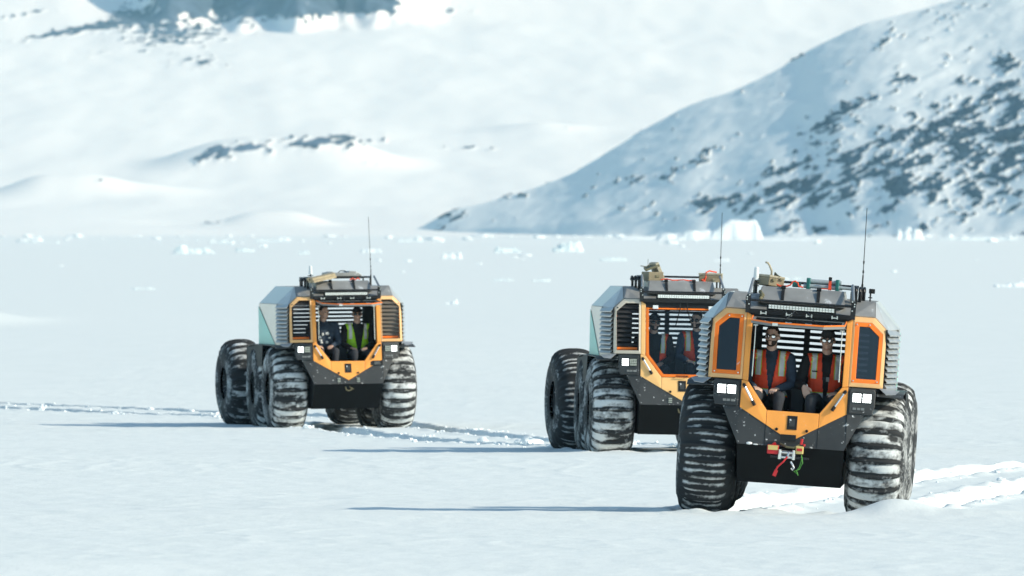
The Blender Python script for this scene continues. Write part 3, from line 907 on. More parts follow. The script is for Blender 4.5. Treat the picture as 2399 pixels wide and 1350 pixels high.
    # ---- cab front frame
    for s in (-1, 1):
        o_ = SIDE_OUT if s > 0 else mirror(SIDE_OUT); i_ = SIDE_IN if s > 0 else mirror(SIDE_IN); w_ = WIN_IN if s > 0 else mirror(WIN_IN)
        bm = bmesh.new(); ring(bm, o_, i_, yf, .06, .012); P('side_frame', bm, cfg['frame'], bev=.006)
        if cfg['side_glass']:
            bm = bmesh.new(); ring(bm, [(x * 1.0, z) for x, z in i_], w_, lambda x, z: yf(x, z) - .008, .05, .0); wf = P('side_window', bm, 'orangeb', bev=.005)
            bm = bmesh.new(); prism(bm, w_, lambda x, z: yf(x, z) + .012, .006); P('pane', bm, 'dglass', wf)
            for (a, b) in ((.63, 1.47), (.89, 1.47), (.63, 2.085), (.77, 2.085)):
                bm = bmesh.new(); cyl(bm, (s * a, yf(a, b) - .024, b), (s * a, yf(a, b) - .006, b), .008, n=8); P('bolt', bm, 'silver', wf)
        else:
            bm = bmesh.new()
            box(bm, (s * .76, yf(.76, 1.465) + .10, 1.475), (.28, .012, .035)); P('inner_sill', bm, 'orangeb')
            for k in range(9):
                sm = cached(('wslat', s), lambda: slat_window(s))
                P('slat', sm, 'wslat' if s < 0 else 'wslat_lit', loc=(s * .76, yf(.76, 1.5) + .11, 1.53 + k * .066))  # left slats coloured as shaded, right ones as sunlit
            for k in range(1, 8):
                bm = bmesh.new(); box(bm, (s * .918, yf(.918, 1.7) + .05, 1.48 + k * .064), (.006, .03, .03)); P('louvre_clip', bm, 'orangeb')
        bm = bmesh.new(); poly = [(PW[0], 1.386), (PW[1] - .002, 1.398), (PW[1] - .002, 2.14), (PW[0], 2.10)]
        prism(bm, poly if s > 0 else mirror(poly), lambda x, z: yf(x, z) - .004, .10); P('pillar', bm, cfg['pillar'], bev=.006)
    bm = bmesh.new(); prism(bm, [(-.514, 2.055), (.514, 2.055), (.576, 2.14), (.576, 2.165), (-.576, 2.165), (-.576, 2.14)], lambda x, z: yf(x, z) + .004, .06); P('header', bm, 'black')
    # ---- cab shell
    def side3(s):
        F1 = (s * .955, yf(.955, 1.40) + .06, 1.40); F2 = (s * .955, yf(.955, 2.03) + .06, 2.03); F3 = (s * .815, yf(.815, 2.165) + .06, 2.165)
        return F1, F2, F3
    for s in (-1, 1):
        F1, F2, F3 = side3(s)
        K = (s * 1.07, .66, 2.045); Kb = (s * 1.07, .66, 1.36); Rr = (s * 1.04, 2.66, 2.045); Rb = (s * 1.04, 2.66, 1.36)
        T1 = (s * .80, .46, 2.33); T2 = (s * .80, 2.40, 2.33)
        bm = bmesh.new(); sheet(bm, [F2, K, T1], s * -.012); sheet(bm, [F2, T1, F3], s * -.012); P('front_corner_panel', bm, 'grey')
        bm = bmesh.new(); sheet(bm, [K, Rr, T2, T1], s * -.012); P('upper_side_panel', bm, 'grey')
        bm = bmesh.new(); sheet(bm, [Kb, Rb, Rr, K], s * -.015); P('side_panel', bm, 'grey')
        bm = bmesh.new(); sheet(bm, [(s * 1.094, .80, 1.362), (s * 1.066, 2.655, 1.362), (s * 1.066, 2.655, 2.0)], s * .004); P('mint_triangle', bm, 'mint')
        bm = bmesh.new(); sheet(bm, [Rr, (s * .80, 2.40, 2.33), (0, 2.40, 2.33), (0, 2.66, 2.05)], .012 * s); P('rear_roof_panel', bm, 'greyd')
        # louvre wall edge posts
        bm = bmesh.new(); box(bm, (s * .957, .135, 1.715), (.018, .03, .66)); P('louvre_post', bm, 'black'); bm = bmesh.new(); box(bm, (s * 1.066, .648, 1.70), (.014, .03, .68)); P('louvre_post', bm, 'black')
        bm = bmesh.new(); sheet(bm, [(s * .955, .125, 1.36), (s * 1.07, .65, 1.36), (s * 1.07, .65, 1.425), (s * .955, .125, 1.425)], s * -.012); P('louvre_sill', bm, 'grey')
        sm = cached(('slat', s), lambda: slat_side(s))
        for k in range(10):
            P('slat', sm, 'slat', loc=(0, 0, 1.435 + k * .0645))
        # dark slot handles
        for (ya, w) in ((.33, .10), (.95, .045), (1.25, .045), (1.55, .045)):
            fr = (ya - .15) / .5 if ya < .6 else 1
            p = Vector((s * (1.0 if ya > .6 else .925), ya, 2.10 if ya > .6 else 2.105))
            bm = bmesh.new(); box(bm, p, (.02, w if ya > .6 else .11, .022), (0, s * R(-45), s * R(-8 if ya < .6 else 0))); P('vent_slot', bm, 'black')
    bm = bmesh.new()
    F3y = yf(.815, 2.165) + .06
    sheet(bm, [(-.815, F3y, 2.165), (-.58, yf(.58, 2.165) + .03, 2.165), (.58, yf(.58, 2.165) + .03, 2.165), (.815, F3y, 2.165), (.80, .46, 2.33), (-.80, .46, 2.33)], -.012)
    P('roof_front', bm, 'greyd')
    bm = bmesh.new(); sheet(bm, [(-.80, .465, 2.33), (.80, .465, 2.33), (.80, 2.40, 2.33), (-.80, 2.40, 2.33)], .012); P('roof', bm, 'greyd')
    # rear wall with louvred windows
    bm = bmesh.new()
    for a, b in ((-1.035, -.47), (-.005, .06), (.72, 1.035)): box(bm, ((a + b) / 2, 2.63, 1.70), (b - a, .03, .70))
    for a, b in ((-.47, -.005), (.06, .72)):
        box(bm, ((a + b) / 2, 2.63, 2.025), (b - a, .03, .05)); box(bm, ((a + b) / 2, 2.63, 1.42), (b - a, .03, .14))
    P('rear_wall', bm, 'slatd')
    for xa, w in ((-.2375, .465), (.39, .66)):
        sm = cached(('rslat', w), lambda: slat_rear(w))
        for k in range(8):
            P('slat', sm, 'slatd', loc=(xa, 2.63, 1.515 + k * .066))
    # cabin inside
    bm = bmesh.new(); box(bm, (0, 1.3, .95), (1.1, 2.4, .03)); box(bm, (0, 1.62, 2.30), (1.5, 1.7, .012)); P('cabin_lining', bm, 'interior')
    bm = bmesh.new(); box(bm, (.02, .95, 1.16), (.14, .9, .36)); box(bm, (0, .12, 1.03), (.9, .16, .08)); P('console', bm, 'interior', bev=.01)
    for s in (-1, 1):
        bm = bmesh.new(); box(bm, (s * .33, .66, 1.03), (.44, .46, .09)); st = P('seat', bm, 'seat', bev=.02)
        bm = bmesh.new(); box(bm, (s * .33, .93, 1.36), (.42, .10, .58), (R(-8), 0, 0)); P('backrest', bm, 'seat', st, bev=.03)
    # ---- windscreen
    wsp = [(.285, 1.089), (.508, 1.385), (.512, 2.05)]
    outer = [(-x, z) for x, z in wsp] + [(x, z) for x, z in wsp[::-1]]
    inn = [(.262, 1.128), (.468, 1.40), (.472, 2.03)]
    inner = [(-x, z) for x, z in inn] + [(x, z) for x, z in inn[::-1]]
    if cfg['open']:
        # flipped up: hinge at the header, swung forward almost level
        def lie(x, z, lift=0):
            t_ = (2.05 - z)
            return (x, .02 - t_ * .88, 2.095 - t_ * .058 + lift)
        bm = bmesh.new()
        n = len(outer); fo = [bm.verts.new(lie(*p)) for p in outer]; fi = [bm.verts.new(lie(*p)) for p in inner]
        bo = [bm.verts.new(lie(p[0], p[1], -.030)) for p in outer]; bi = [bm.verts.new(lie(p[0], p[1], -.030)) for p in inner]
        for i in range(n):
            j = (i + 1) % n
            bm.faces.new((fo[i], fo[j], fi[j], fi[i])); bm.faces.new((bo[i], bi[i], bi[j], bo[j]))
            bm.faces.new((fo[i], bo[i], bo[j], fo[j])); bm.faces.new((fi[i], fi[j], bi[j], bi[i]))
        ws = P('windscreen', bm, 'vent')
        bm = bmesh.new()
        for i in range(n):
            j = (i + 1) % n
            a = Vector(lie(*outer[i], .006)); b = Vector(lie(*outer[j], .006))
            if i == 2: continue
            cyl(bm, a, b, .009, n=6)
        P('orange_seal', bm, 'orangeb', ws)
        bm = bmesh.new(); sheet(bm, [lie(p[0], p[1], -.010) for p in inner], .006); P('pane', bm, 'wglass', ws)
        bm = bmesh.new(); box(bm, (-.24, -.84, 2.03), (.06, .03, .03)); P('latch', bm, 'silver', ws)
        for a in (-.40, -.12, .10, .38):
            bm = bmesh.new(); box(bm, (a, .03, 2.135), (.07, .03, .012)); box(bm, (a - .028, .02, 2.14), (.012, .04, .035)); box(bm, (a + .028, .02, 2.14), (.012, .04, .035)); P('hinge', bm, 'silver')
        for s in (-1, 1):
            bm = bmesh.new(); cyl(bm, (s * .475, .0, 1.44), (s * .472, .03, 2.0), .006, n=8); box(bm, (s * .474, .03, 2.0), (.05, .01, .012)); P('stay_rod', bm, 'silver')
    else:
        bm = bmesh.new(); ring(bm, outer, inner, lambda x, z: yf(x, z) - .006, .035, .008); ws = P('windscreen', bm, 'orangeb', bev=.004)
        bm = bmesh.new(); prism(bm, inner, lambda x, z: yf(x, z) + .01, .006); P('pane', bm, 'wglass', ws)
        bm = bmesh.new(); tube(bm, [(-.08, yf(0, 1.105) - .015, 1.105), (-.07, yf(0, 1.105) - .05, 1.105), (.07, yf(0, 1.105) - .05, 1.105), (.08, yf(0, 1.105) - .015, 1.105)], .008); P('handle', bm, 'black', ws)
        for a in (-.38, .40):
            bm = bmesh.new(); box(bm, (a, yf(0, 2.06) - .02, 2.06), (.075, .03, .05)); P('hinge', bm, 'white', bev=.005)
    # wipers
    for (a, b) in ((-.03, -.10), (.06, .13)):
        bm = bmesh.new()
        if cfg['open']:
            pts = [(a, -.0, 2.16), (a + (b - a) * .4, -.12, 2.18), (b, -.35, 2.12), (b + .05 * (1 if b > 0 else -1), -.6, 2.085)]
        else:
            pts = [(a, yf(0, 2.12) - .02, 2.13), (a, yf(0, 2.05) - .03, 2.06), (b, yf(0, 1.7) - .03, 1.80)]
        tube(bm, pts, .007, 6); P('wiper', bm, 'black')
    # ---- roof front gear: raised box, tube bar, light bar, brackets
    bm = bmesh.new()
    f = [(-.47, .20, 2.25), (.47, .20, 2.25), (.44, .40, 2.42), (-.44, .40, 2.42)]
    sheet(bm, f, -.012); sheet(bm, [(-.44, .402, 2.42), (.44, .402, 2.42), (.44, 1.5, 2.42), (-.44, 1.5, 2.42)], .012)
    for s in (-1, 1): sheet(bm, [(s * .47, .20, 2.25), (s * .44, .40, 2.42), (s * .44, 1.5, 2.42), (s * .47, 1.5, 2.28)], .01 * s)
    box(bm, (0, 1.5, 2.36), (.9, .012, .12))
    hb_ = P('roof_hatch', bm, 'greyd')
    for a in (-.21, .18):
        bm = bmesh.new(); box(bm, (a, .285, 2.345), (.035, .03, .16), (R(-40), 0, 0)); cyl(bm, (a - .025, .37, 2.43), (a + .025, .37, 2.43), .02, n=10); P('hatch_strap', bm, 'black', hb_)
    bm = bmesh.new(); cyl(bm, (-.56, .08, 2.272), (.56, .08, 2.272), .0135, n=10); P('front_bar', bm, 'blackm')
    bm = bmesh.new(); box(bm, (0.01, .10, 2.21), (.76, .06, .066)); lb = P('light_bar', bm, 'black', bev=.006)
    P('lens_strip', cached('barled', lambda: led_mesh(.72, .044, 22, 2, .12)), 'barled', lb, loc=(0.01, .066, 2.212))
    for a in (-.32, -.11, .12, .33):
        bm = bmesh.new(); box(bm, (a, .105, 2.165), (.055, .05, .03)); P('bar_foot', bm, 'black', lb)
    bm = bmesh.new(); box(bm, (0, .085, 2.150), (1.1, .05, .05)); P('roof_lip', bm, 'black')
    for s in (-1, 1):
        bm = bmesh.new(); prism(bm, [(s * .545, 2.13), (s * .60, 2.13), (s * .605, 2.30), (s * .585, 2.345), (s * .55, 2.33)], lambda x, z: .07, .03)
        for (a, b) in ((.574, 2.30), (.574, 2.25)):
            cyl(bm, (s * a, .045, b), (s * a, .08, b), .024, n=12)
        br = P('bar_bracket', bm, 'blackm')
        bm = bmesh.new()
        for (a, b) in ((.563, 2.325), (.588, 2.275), (.565, 2.225), (.588, 2.30)): cyl(bm, (s * a, .038, b), (s * a, .05, b), .008, n=8)
        P('bolt', bm, 'silver', br)
    for s in (-1, 1):
        bm = bmesh.new(); cyl(bm, (s * .572, .06, 2.33), (s * .545, .40, 2.50), .017, n=12); P('rack_strut', bm, 'hose')
        bm = bmesh.new(); sheet(bm, [(s * .92, .02, 1.398), (s * 1.14, .06, 1.385), (s * 1.10, -.02, 1.345), (s * 1.0, -.04, 1.335)], .006); P('fender_lip', bm, 'slat')
    # rack pole and posts
    v = cfg['variant']
    for s in (-1, 1):
        bm = bmesh.new(); tube(bm, [(s * .54, .70, 2.475), (s * .54, 1.1, 2.48), (s * .54, 1.5, 2.48)], .014, 8)
        cyl(bm, (s * .54, .75, 2.33), (s * .54, .75, 2.48), .013, n=8); cyl(bm, (s * .54, 1.45, 2.33), (s * .54, 1.45, 2.48), .013, n=8); P('rack_rail', bm, 'blackm')
    bm = bmesh.new(); cyl(bm, (-.56, 1.0, 2.485), (.60, 1.0, 2.485), .014, n=8); P('rack_pole', bm, 'blackm')
    # snorkel hoses: bent pipes standing on the roof edge
    sgn = 1 if v == 'front' else -1
    for k in range(4):
        x0 = sgn * (.545 + .042 * k); y0 = .34 + .05 * k
        bm = bmesh.new()
        tube(bm, [(x0, y0, 2.30), (x0, y0, 2.43), (x0, y0 + .008, 2.455), (x0, y0 + .03, 2.472), (x0, y0 + .09, 2.476), (x0, y0 + .2, 2.44)], .019, 10)
        P('breather_pipe', bm, 'hose' if k == 0 else 'blackm', smooth=True)
    # whip antenna
    ax = cfg['whip'][0]; zt = cfg['whip'][1]; az = cfg['whip'][2]
    bm = bmesh.new(); cyl(bm, (ax, .8, 2.33), (ax, .8, 2.52), .012, n=8); cyl(bm, (ax, .8, 2.52), (ax, .8, 2.62), .008, n=8)
    cyl(bm, (ax, .8, 2.60), (az, .8, zt), .0048, .0036, n=6)
    for f_ in (.03, .17): 
        p = Vector((ax, .8, 2.62)).lerp(Vector((az, .8, zt)), f_); cyl(bm, p, p + Vector((0, 0, .03)), .0095, n=8)
    P('whip_antenna', bm, 'black')
    if v != 'middle':
        x0 = cfg['dome'][0]; z0 = cfg['dome'][1]
        bm = bmesh.new(); cyl(bm, (x0, .62, z0), (x0, .62, z0 + .12), .031, .026, n=18); cyl(bm, (x0, .62, z0 + .12), (x0, .62, z0 + .13), .026, .016, n=18)
        cyl(bm, (x0, .62, z0 - .012), (x0, .62, z0), .036, n=18); dm = P('aerial_dome', bm, 'white', smooth=False)
        bm = bmesh.new(); cyl(bm, (x0, .62, 2.34), (x0, .62, z0 - .012), .011, n=8); box(bm, (x0 - .005, .62, z0 - .04), (.09, .02, .012)); box(bm, (x0 - .005, .62, z0 - .075), (.09, .02, .012)); P('mast', bm, 'blackm', dm)
    # ---- fenders, flaps
    for s in (-1, 1):
        bm = bmesh.new()
        pr = [(.03, 1.335), (.25, 1.375), (.75, 1.385), (2.45, 1.385), (2.9, 1.36), (3.15, 1.27)]
        for (a, b) in zip(pr, pr[1:]):
            sheet(bm, [(s * .58, a[0], a[1]), (s * 1.185, a[0] + .08, a[1] - .025), (s * 1.185, b[0] + .08, b[1] - .025), (s * .58, b[0], b[1])], s * .012)
        P('fender', bm, 'hull')
        bm = bmesh.new(); sheet(bm, [(s * 1.19, 1.5, 1.365), (s * 1.21, 1.5, 1.0), (s * 1.21, 3.1, .95), (s * 1.19, 3.2, 1.30)], s * .012); P('mud_flap', bm, 'black')
    # chassis under the rear unit
    bm = bmesh.new(); box(bm, (cfg['rear_off'][0], 4.1, .62), (1.0, 1.7, .34)); cyl(bm, (-.95 + cfg['rear_off'][0], 4.35, .66), (.95 + cfg['rear_off'][0], 4.35, .66), .07, n=12); cyl(bm, (0, 2.9, .6), (cfg['rear_off'][0], 3.6, .6), .08, n=12)
    P('rear_chassis', bm, 'hull')
    bm = bmesh.new()
    for yy in (.84, 2.45): cyl(bm, (-.9, yy, .62), (.9, yy, .62), .06, n=12)
    P('axle', bm, 'black')
    # ---- wheels
    for ai, yy in enumerate((.84, 2.45, 4.35)):
        for s in (-1, 1):
            kind, sd = cfg['tyres'][(ai, s)]
            w = P('wheel', RIM, 'rim')
            off = cfg['rear_off'] if ai == 2 else (0, 0)
            w.location = (s * .925 + off[0], yy, .615 + (.06 if ai == 2 else 0))
            w.rotation_euler = (random.uniform(0, 6.28), 0, R(off[1]) + (math.pi if s < 0 else 0))
            link('tyre', TYRES[kind][sd], None, w)
    # ---- details on the lower hull
    if v == 'front':
        yw = yf(0, .70) - .02
        bm = bmesh.new(); box(bm, (0, yw - .03, .585), (.42, .12, .02)); wn_ = P('winch', bm, 'blackm')
        bm = bmesh.new(); box(bm, (-.185, yw - .06, .665), (.125, .12, .10)); P('motor_box', bm, 'red', wn_, bev=.01)
        bm = bmesh.new(); box(bm, (-.185, yw - .123, .685), (.105, .008, .05)); box(bm, (-.185, yw - .121, .70), (.115, .006, .012)); P('label_plate', bm, 'yellow', wn_)
        bm = bmesh.new(); box(bm, (.105, yw - .06, .675), (.085, .11, .085)); P('gear_box', bm, 'yellow', wn_, bev=.01)
        bm = bmesh.new(); box(bm, (.105, yw - .118, .68), (.06, .008, .028)); P('label_plate', bm, 'red', wn_)
        bm = bmesh.new(); cyl(bm, (-.11, yw - .05, .63), (.05, yw - .05, .63), .032, n=14); P('drum', bm, 'hose', wn_)
        bm = bmesh.new()
        for a in (-.105, .045): cyl(bm, (a, yw - .12, .565), (a, yw - .12, .67), .018, n=10)
        for b in (.59, .64): cyl(bm, (-.10, yw - .115, b), (.04, yw - .115, b), .014, n=10)
        P('fairlead', bm, 'silver', wn_)
        bm = bmesh.new(); cyl(bm, (-.02, yw - .15, .60), (.0, yw - .15, .65), .013, n=8); tube(bm, [(.02, yw - .14, .545), (.045, yw - .15, .51), (.06, yw - .15, .48), (.045, yw - .15, .455), (.03, yw - .15, .475)], .010, 8); P('hook', bm, 'silver', wn_)
        bm = bmesh.new(); tube(bm, [(-.02, yw - .15, .60), (-.06, yw - .17, .54), (-.12, yw - .16, .48), (-.135, yw - .16, .44)], .010, 8); box(bm, (-.14, yw - .16, .41), (.04, .01, .07), (0, R(18), 0)); P('pull_strap', bm, 'red', wn_)
        bm = bmesh.new(); tube(bm, [(-.11, yw - .02, .73), (-.04, yw - .1, .70), (.04, yw - .1, .695), (.10, yw - .05, .73), (.12, yw - .04, .78)], .012, 8); P('rope', bm, 'rope', wn_)
        bm = bmesh.new(); tube(bm, [(.13, yw - .08, .62), (.15, yw - .12, .54), (.12, yw - .13, .47), (.06, yw - .13, .44), (.10, yw - .13, .42)], .005, 6); tube(bm, [(.14, yw - .08, .6), (.12, yw - .12, .5), (.09, yw - .13, .45), (.11, yw - .13, .40)], .005, 6); P('cord', bm, 'green', wn_)
        bm = bmesh.new(); cyl(bm, (.115, yw - .05, .735), (.125, yw - .05, .80), .016, n=10); cyl(bm, (.15, yw - .06, .72), (.152, yw - .06, .745), .013, n=10); cyl(bm, (-.19, yw - .05, .715), (-.16, yw - .05, .735), .016, n=10); P('shackle', bm, 'red', wn_)
        bm = bmesh.new(); box(bm, (-.03, yw - .015, .80), (.17, .02, .07)); P('cover_plate', bm, 'black', wn_)
        me = bmesh.new(); bmesh.ops.create_icosphere(me, subdivisions=2, radius=1, matrix=Matrix.Translation((-.45, yf(0, .70) + .0, .712)) @ Matrix.Diagonal((.035, .03, .016, 1)))
        bmesh.ops.create_icosphere(me, subdivisions=2, radius=1, matrix=Matrix.Translation((-.38, yf(0, .70) + .0, .704)) @ Matrix.Diagonal((.03, .02, .007, 1)))
        P('snow_lump', me, 'clod', smooth=True)
        # seams in the hull front
        bm = bmesh.new()
        for s in (-1, 1): prism(bm, [(s * .287 - .003, .705), (s * .287 + .003, .705), (s * .287 + .003, .925), (s * .287 - .003, .925)], lambda x, z: yf(x, z) - .003, .004)
        P('seam', bm, 'black')
    else:
        for s in (-1, 1):
            bm = bmesh.new()
            for k in range(3): box(bm, (s * .165, yf(0, .77) - .008, .74 + k * .026), (.05, .016, .016))
            P('tow_lug', bm, 'unlit')
        yw = yf(0, .62) - .02
        bm = bmesh.new(); tube(bm, [(-.05, yw, .66), (-.04, yw - .03, .60), (.0, yw - .03, .585), (.05, yw - .02, .60), (.06, yw, .64)], .012, 8); tube(bm, [(.02, yw - .02, .67), (.03, yw - .03, .63), (.09, yw - .03, .61)], .008, 6); P('tow_rope', bm, 'rope')
        bm = bmesh.new()
        prism(bm, [(-.585, .695), (.585, .695), (.585, .701), (-.585, .701)], lambda x, z: yf(x, z) - .004, .01); P('seam', bm, 'black')
        if v == 'left':
            bm = bmesh.new(); prism(bm, [(.385, 1.005), (.585, 1.005), (.585, 1.085), (.385, 1.085)], lambda x, z: yf(x, z) - .014, .006); sg = P('sticker', bm, 'black')
            bm = bmesh.new()
            for k, (w, zz) in enumerate(((.10, 1.063), (.09, 1.045), (.11, 1.027))): box(bm, (.50, yf(0, zz) - .016, zz), (w, .004, .008))
            P('print', bm, 'vent', sg)
    if v == 'front':
        bm = bmesh.new(); cyl(bm, (.74, .6, 2.335), (.74, .6, 2.43), .009, n=8); box(bm, (.74, .6, 2.38), (.045, .02, .012)); cam_o = P('action_camera', bm, 'blackm')
        bm = bmesh.new(); box(bm, (.755, .59, 2.452), (.066, .04, .052)); P('camera_body', bm, 'black', cam_o, bev=.006)
        bm = bmesh.new(); cyl(bm, (.76, .565, 2.456), (.76, .572, 2.456), .014, n=12); P('camera_lens', bm, 'lensd', cam_o)
    return root

VEH = []
def veh_pos(pxx, base_y, scale):
    d = F_PX / scale
    return ((pxx - 1199.5) / scale, d, CAM_H - (base_y - HZ) / scale)

FULL, MID, CL = 'full', 'mid', 'clean'
front = build_vehicle(dict(loc=veh_pos(1842, 1197, 214.6), yaw=-3.0, roll=4.0, variant='front', lamps=2, frame='cream', pillar='orange', plate='orange', side_glass=True, open=True,
    whip=(.64, 3.36, .632), dome=(-.525, 2.50), rear_off=(.03, -2),
    tyres={(0, -1): (CL, 0), (0, 1): (FULL, 0), (1, -1): (CL, 1), (1, 1): (MID, 0), (2, -1): (MID, 1), (2, 1): (FULL, 1)},
    label='nearest orange fronted vehicle, tilted, with dark tinted side windows and a red winch'))
middle = build_vehicle(dict(loc=veh_pos(1593, 1067, 168), yaw=4.6, roll=1.2, variant='middle', lamps=1, frame='creamg', pillar='plate_pale', plate='plate_pale', side_glass=False, open=False,
    whip=(.59, 3.40, .60), dome=None, rear_off=(-.22, 5),
    tyres={(0, -1): (FULL, 1), (0, 1): (FULL, 0), (1, -1): (MID, 0), (1, 1): (MID, 1), (2, -1): (CL, 0), (2, 1): (MID, 1)},
    label='vehicle with its windscreen closed, half hidden behind the nearest one'))
left = build_vehicle(dict(loc=veh_pos(815, 997, 139.5), yaw=10.5, roll=-.7, variant='left', lamps=1, frame='cream', pillar='orange', plate='orange', side_glass=False, open=True,
    whip=(.56, 3.50, .53), dome=(-.50, 2.56), rear_off=(-.20, 4),
    tyres={(0, -1): (FULL, 0), (0, 1): (FULL, 1), (1, -1): (MID, 1), (1, 1): (MID, 0), (2, -1): (MID, 1), (2, 1): (CL, 1)},
    label='vehicle standing alone on the far side, its grey flank ending in a mint triangle'))
bpy.context.view_layer.update()

# ------------------------------------------------------------------ loose gear on the roofs (each its own thing, resting on a vehicle)
def gear(name, veh, loc, label, cat, rotz=0.0, rotx=0.0, roty=0.0, group=None):
    o = link(name, None, label=label, category=cat)
    if group: o['group'] = group
    o.matrix_world = veh.matrix_world @ Matrix.Translation(loc) @ Euler((rotx, roty, rotz)).to_matrix().to_4x4()
    return o
def part(name, bm, m, parent, bev=0, smooth=False):
    o = link(name, bm_mesh(bm, name, smooth), M[m], parent)
    if bev:
        md = o.modifiers.new("bevel", 'BEVEL'); md.width = bev; md.segments = 2; md.limit_method = 'ANGLE'
    return o

# front: tan case with canvas bag and rope
g = gear('equipment_case', front, (-.375, .66, 2.43), 'tan equipment case strapped beside the white aerial on the nearest roof', 'case', rotz=R(28), roty=R(6))
bm = bmesh.new(); box(bm, (0, 0, .045), (.19, .32, .09)); part('body', bm, 'tan', g, .008)
bm = bmesh.new(); box(bm, (0, 0, .104), (.195, .325, .026)); part('lid', bm, 'tanl', g, .006)
bm = bmesh.new(); box(bm, (-.04, -.176, .07), (.035, .012, .03)); box(bm, (.05, -.176, .09), (.04, .012, .02)); part('latch', bm, 'olive', g)
bm = bmesh.new(); tube(bm, [(-.02, -.05, .11), (-.03, -.06, .165), (-.05, -.03, .22), (-.07, -.02, .245), (-.10, -.02, .25)], .012, 8); part('handle_rope', bm, 'tanl', g, smooth=True)
bm = bmesh.new(); sheet(bm, [(.02, -.17, .118), (.12, -.10, .120), (.09, .1, .124), (.03, -.02, .165)], .012); part('flap', bm, 'olive', g)
g = gear('rolled_bag', front, (-.46, .22, 2.30), 'small olive canvas roll tied below the tan case on the nearest roof', 'bag')
bm = bmesh.new(); tube(bm, [(.0, .05, .07), (.035, .0, .03), (.015, -.03, -.01), (.0, -.04, -.04)], .020, 10); part('roll', bm, 'olive', g, smooth=True)
bm = bmesh.new(); cyl(bm, (.02, -.01, .01), (.03, .005, .035), .026, n=12); part('tie', bm, 'rope', g)
g = gear('ratchet_strap', front, (-.2, .55, 2.43), 'red strap with a raised loop left of the teal capped tubes', 'strap')
bm = bmesh.new(); tube(bm, [(-.12, 0, .10), (-.10, -.02, .03), (-.06, -.02, .012), (.02, -.02, .012), (.06, -.02, .03), (.08, -.02, .065), (.11, -.02, .075), (.14, -.02, .055), (.15, -.02, .02), (.20, -.02, .012)], .009, 8); part('webbing', bm, 'redst', g)
g = gear('tube_bundle', front, (.21, .66, 2.43), 'bundle of grey tubes with teal end clamps on the nearest roof', 'tubes', rotz=R(-4))
for k, (dz, dy) in enumerate(((.03, 0), (.085, .05), (.03, .10))):
    bm = bmesh.new(); cyl(bm, (-.21 + .03 * k, dy, dz), (.19 + .01 * k, dy, dz), .024, n=14); part('tube', bm, 'tube', g)
for a in (-.16, .16):
    bm = bmesh.new(); box(bm, (a, .04, .05), (.035, .18, .14)); part('clamp', bm, 'teal', g, .006)
bm = bmesh.new(); box(bm, (-.29, .04, .035), (.09, .10, .055)); part('end_cap', bm, 'teal', g, .006)
bm = bmesh.new(); cyl(bm, (.2, .0, .035), (.36, .0, .03), .018, n=10); part('nozzle', bm, 'tube', g)
g = gear('buckle_strap', front, (.29, .60, 2.43), 'orange strap with a black buckle upright across the grey tubes', 'strap')
bm = bmesh.new(); box(bm, (0, 0, .055), (.032, .012, .11)); box(bm, (-.06, -.02, .012), (.16, .04, .010)); part('webbing', bm, 'redst', g)
bm = bmesh.new(); box(bm, (0, -.005, .125), (.036, .03, .04)); part('buckle', bm, 'black', g, .005)

# middle: tilted case and tan box
g = gear('equipment_case', middle, (-.36, .62, 2.42), 'tan roof case with its pale lid propped open, beside three black pipes', 'case', rotz=R(12))
bm = bmesh.new(); box(bm, (-.02, 0, .065), (.22, .34, .13)); part('body', bm, 'tan', g, .008)
bm = bmesh.new(); box(bm, (.05, .02, .14), (.05, .32, .26), (0, R(-24), 0)); part('lid', bm, 'tanl', g, .006)
bm = bmesh.new(); sheet(bm, [(-.16, -.1, .16), (.03, -.15, .24), (.05, .1, .25), (-.12, .12, .19)], .03); part('canvas', bm, 'olive', g)
bm = bmesh.new(); cyl(bm, (-.09, 0, .2), (-.09, 0, .31), .003, n=6); tube(bm, [(-.2, 0, .21), (-.12, -.02, .2), (-.07, 0, .23)], .006, 6); part('cord', bm, 'rope', g)
bm = bmesh.new(); box(bm, (-.0, -.175, .07), (.05, .012, .03)); part('latch', bm, 'olive', g)
g = gear('equipment_case', middle, (.44, .62, 2.42), 'tan roof case tied with an orange strap at the foot of the whip antenna', 'case', rotz=R(-8))
bm = bmesh.new(); box(bm, (.0, 0, .05), (.32, .34, .10)); part('body', bm, 'tan', g, .008)
bm = bmesh.new(); box(bm, (0, 0, .114), (.33, .35, .026)); part('lid', bm, 'tanl', g, .006)
bm = bmesh.new(); box(bm, (.08, -.176, .03), (.09, .012, .05)); part('pouch', bm, 'wood', g)
g = gear('ratchet_strap', middle, (.36, .50, 2.43), 'orange strap looped over the antenna side roof case of the closed vehicle', 'strap')
bm = bmesh.new(); tube(bm, [(-.03, -.08, .0), (-.01, -.09, .06), (-.01, -.10, .125), (.05, -.02, .150), (.10, 0, .138), (.15, .02, .132)], .011, 8); tube(bm, [(-.01, -.07, .05), (-.06, -.08, .02), (-.02, -.09, -.01)], .018, 8); part('webbing', bm, 'redst', g)
g = gear('cargo_strap', middle, (-.1, .42, 2.43), 'crumpled orange strap lying along the roof hatch between the two tan cases', 'strap')
bm = bmesh.new(); tube(bm, [(-.18, 0, .012), (-.10, .01, .025), (-.02, 0, .008), (.06, .02, .01), (.14, 0, .016), (.22, .01, .006), (.30, 0, .016)], .009, 6); part('webbing', bm, 'redst', g)

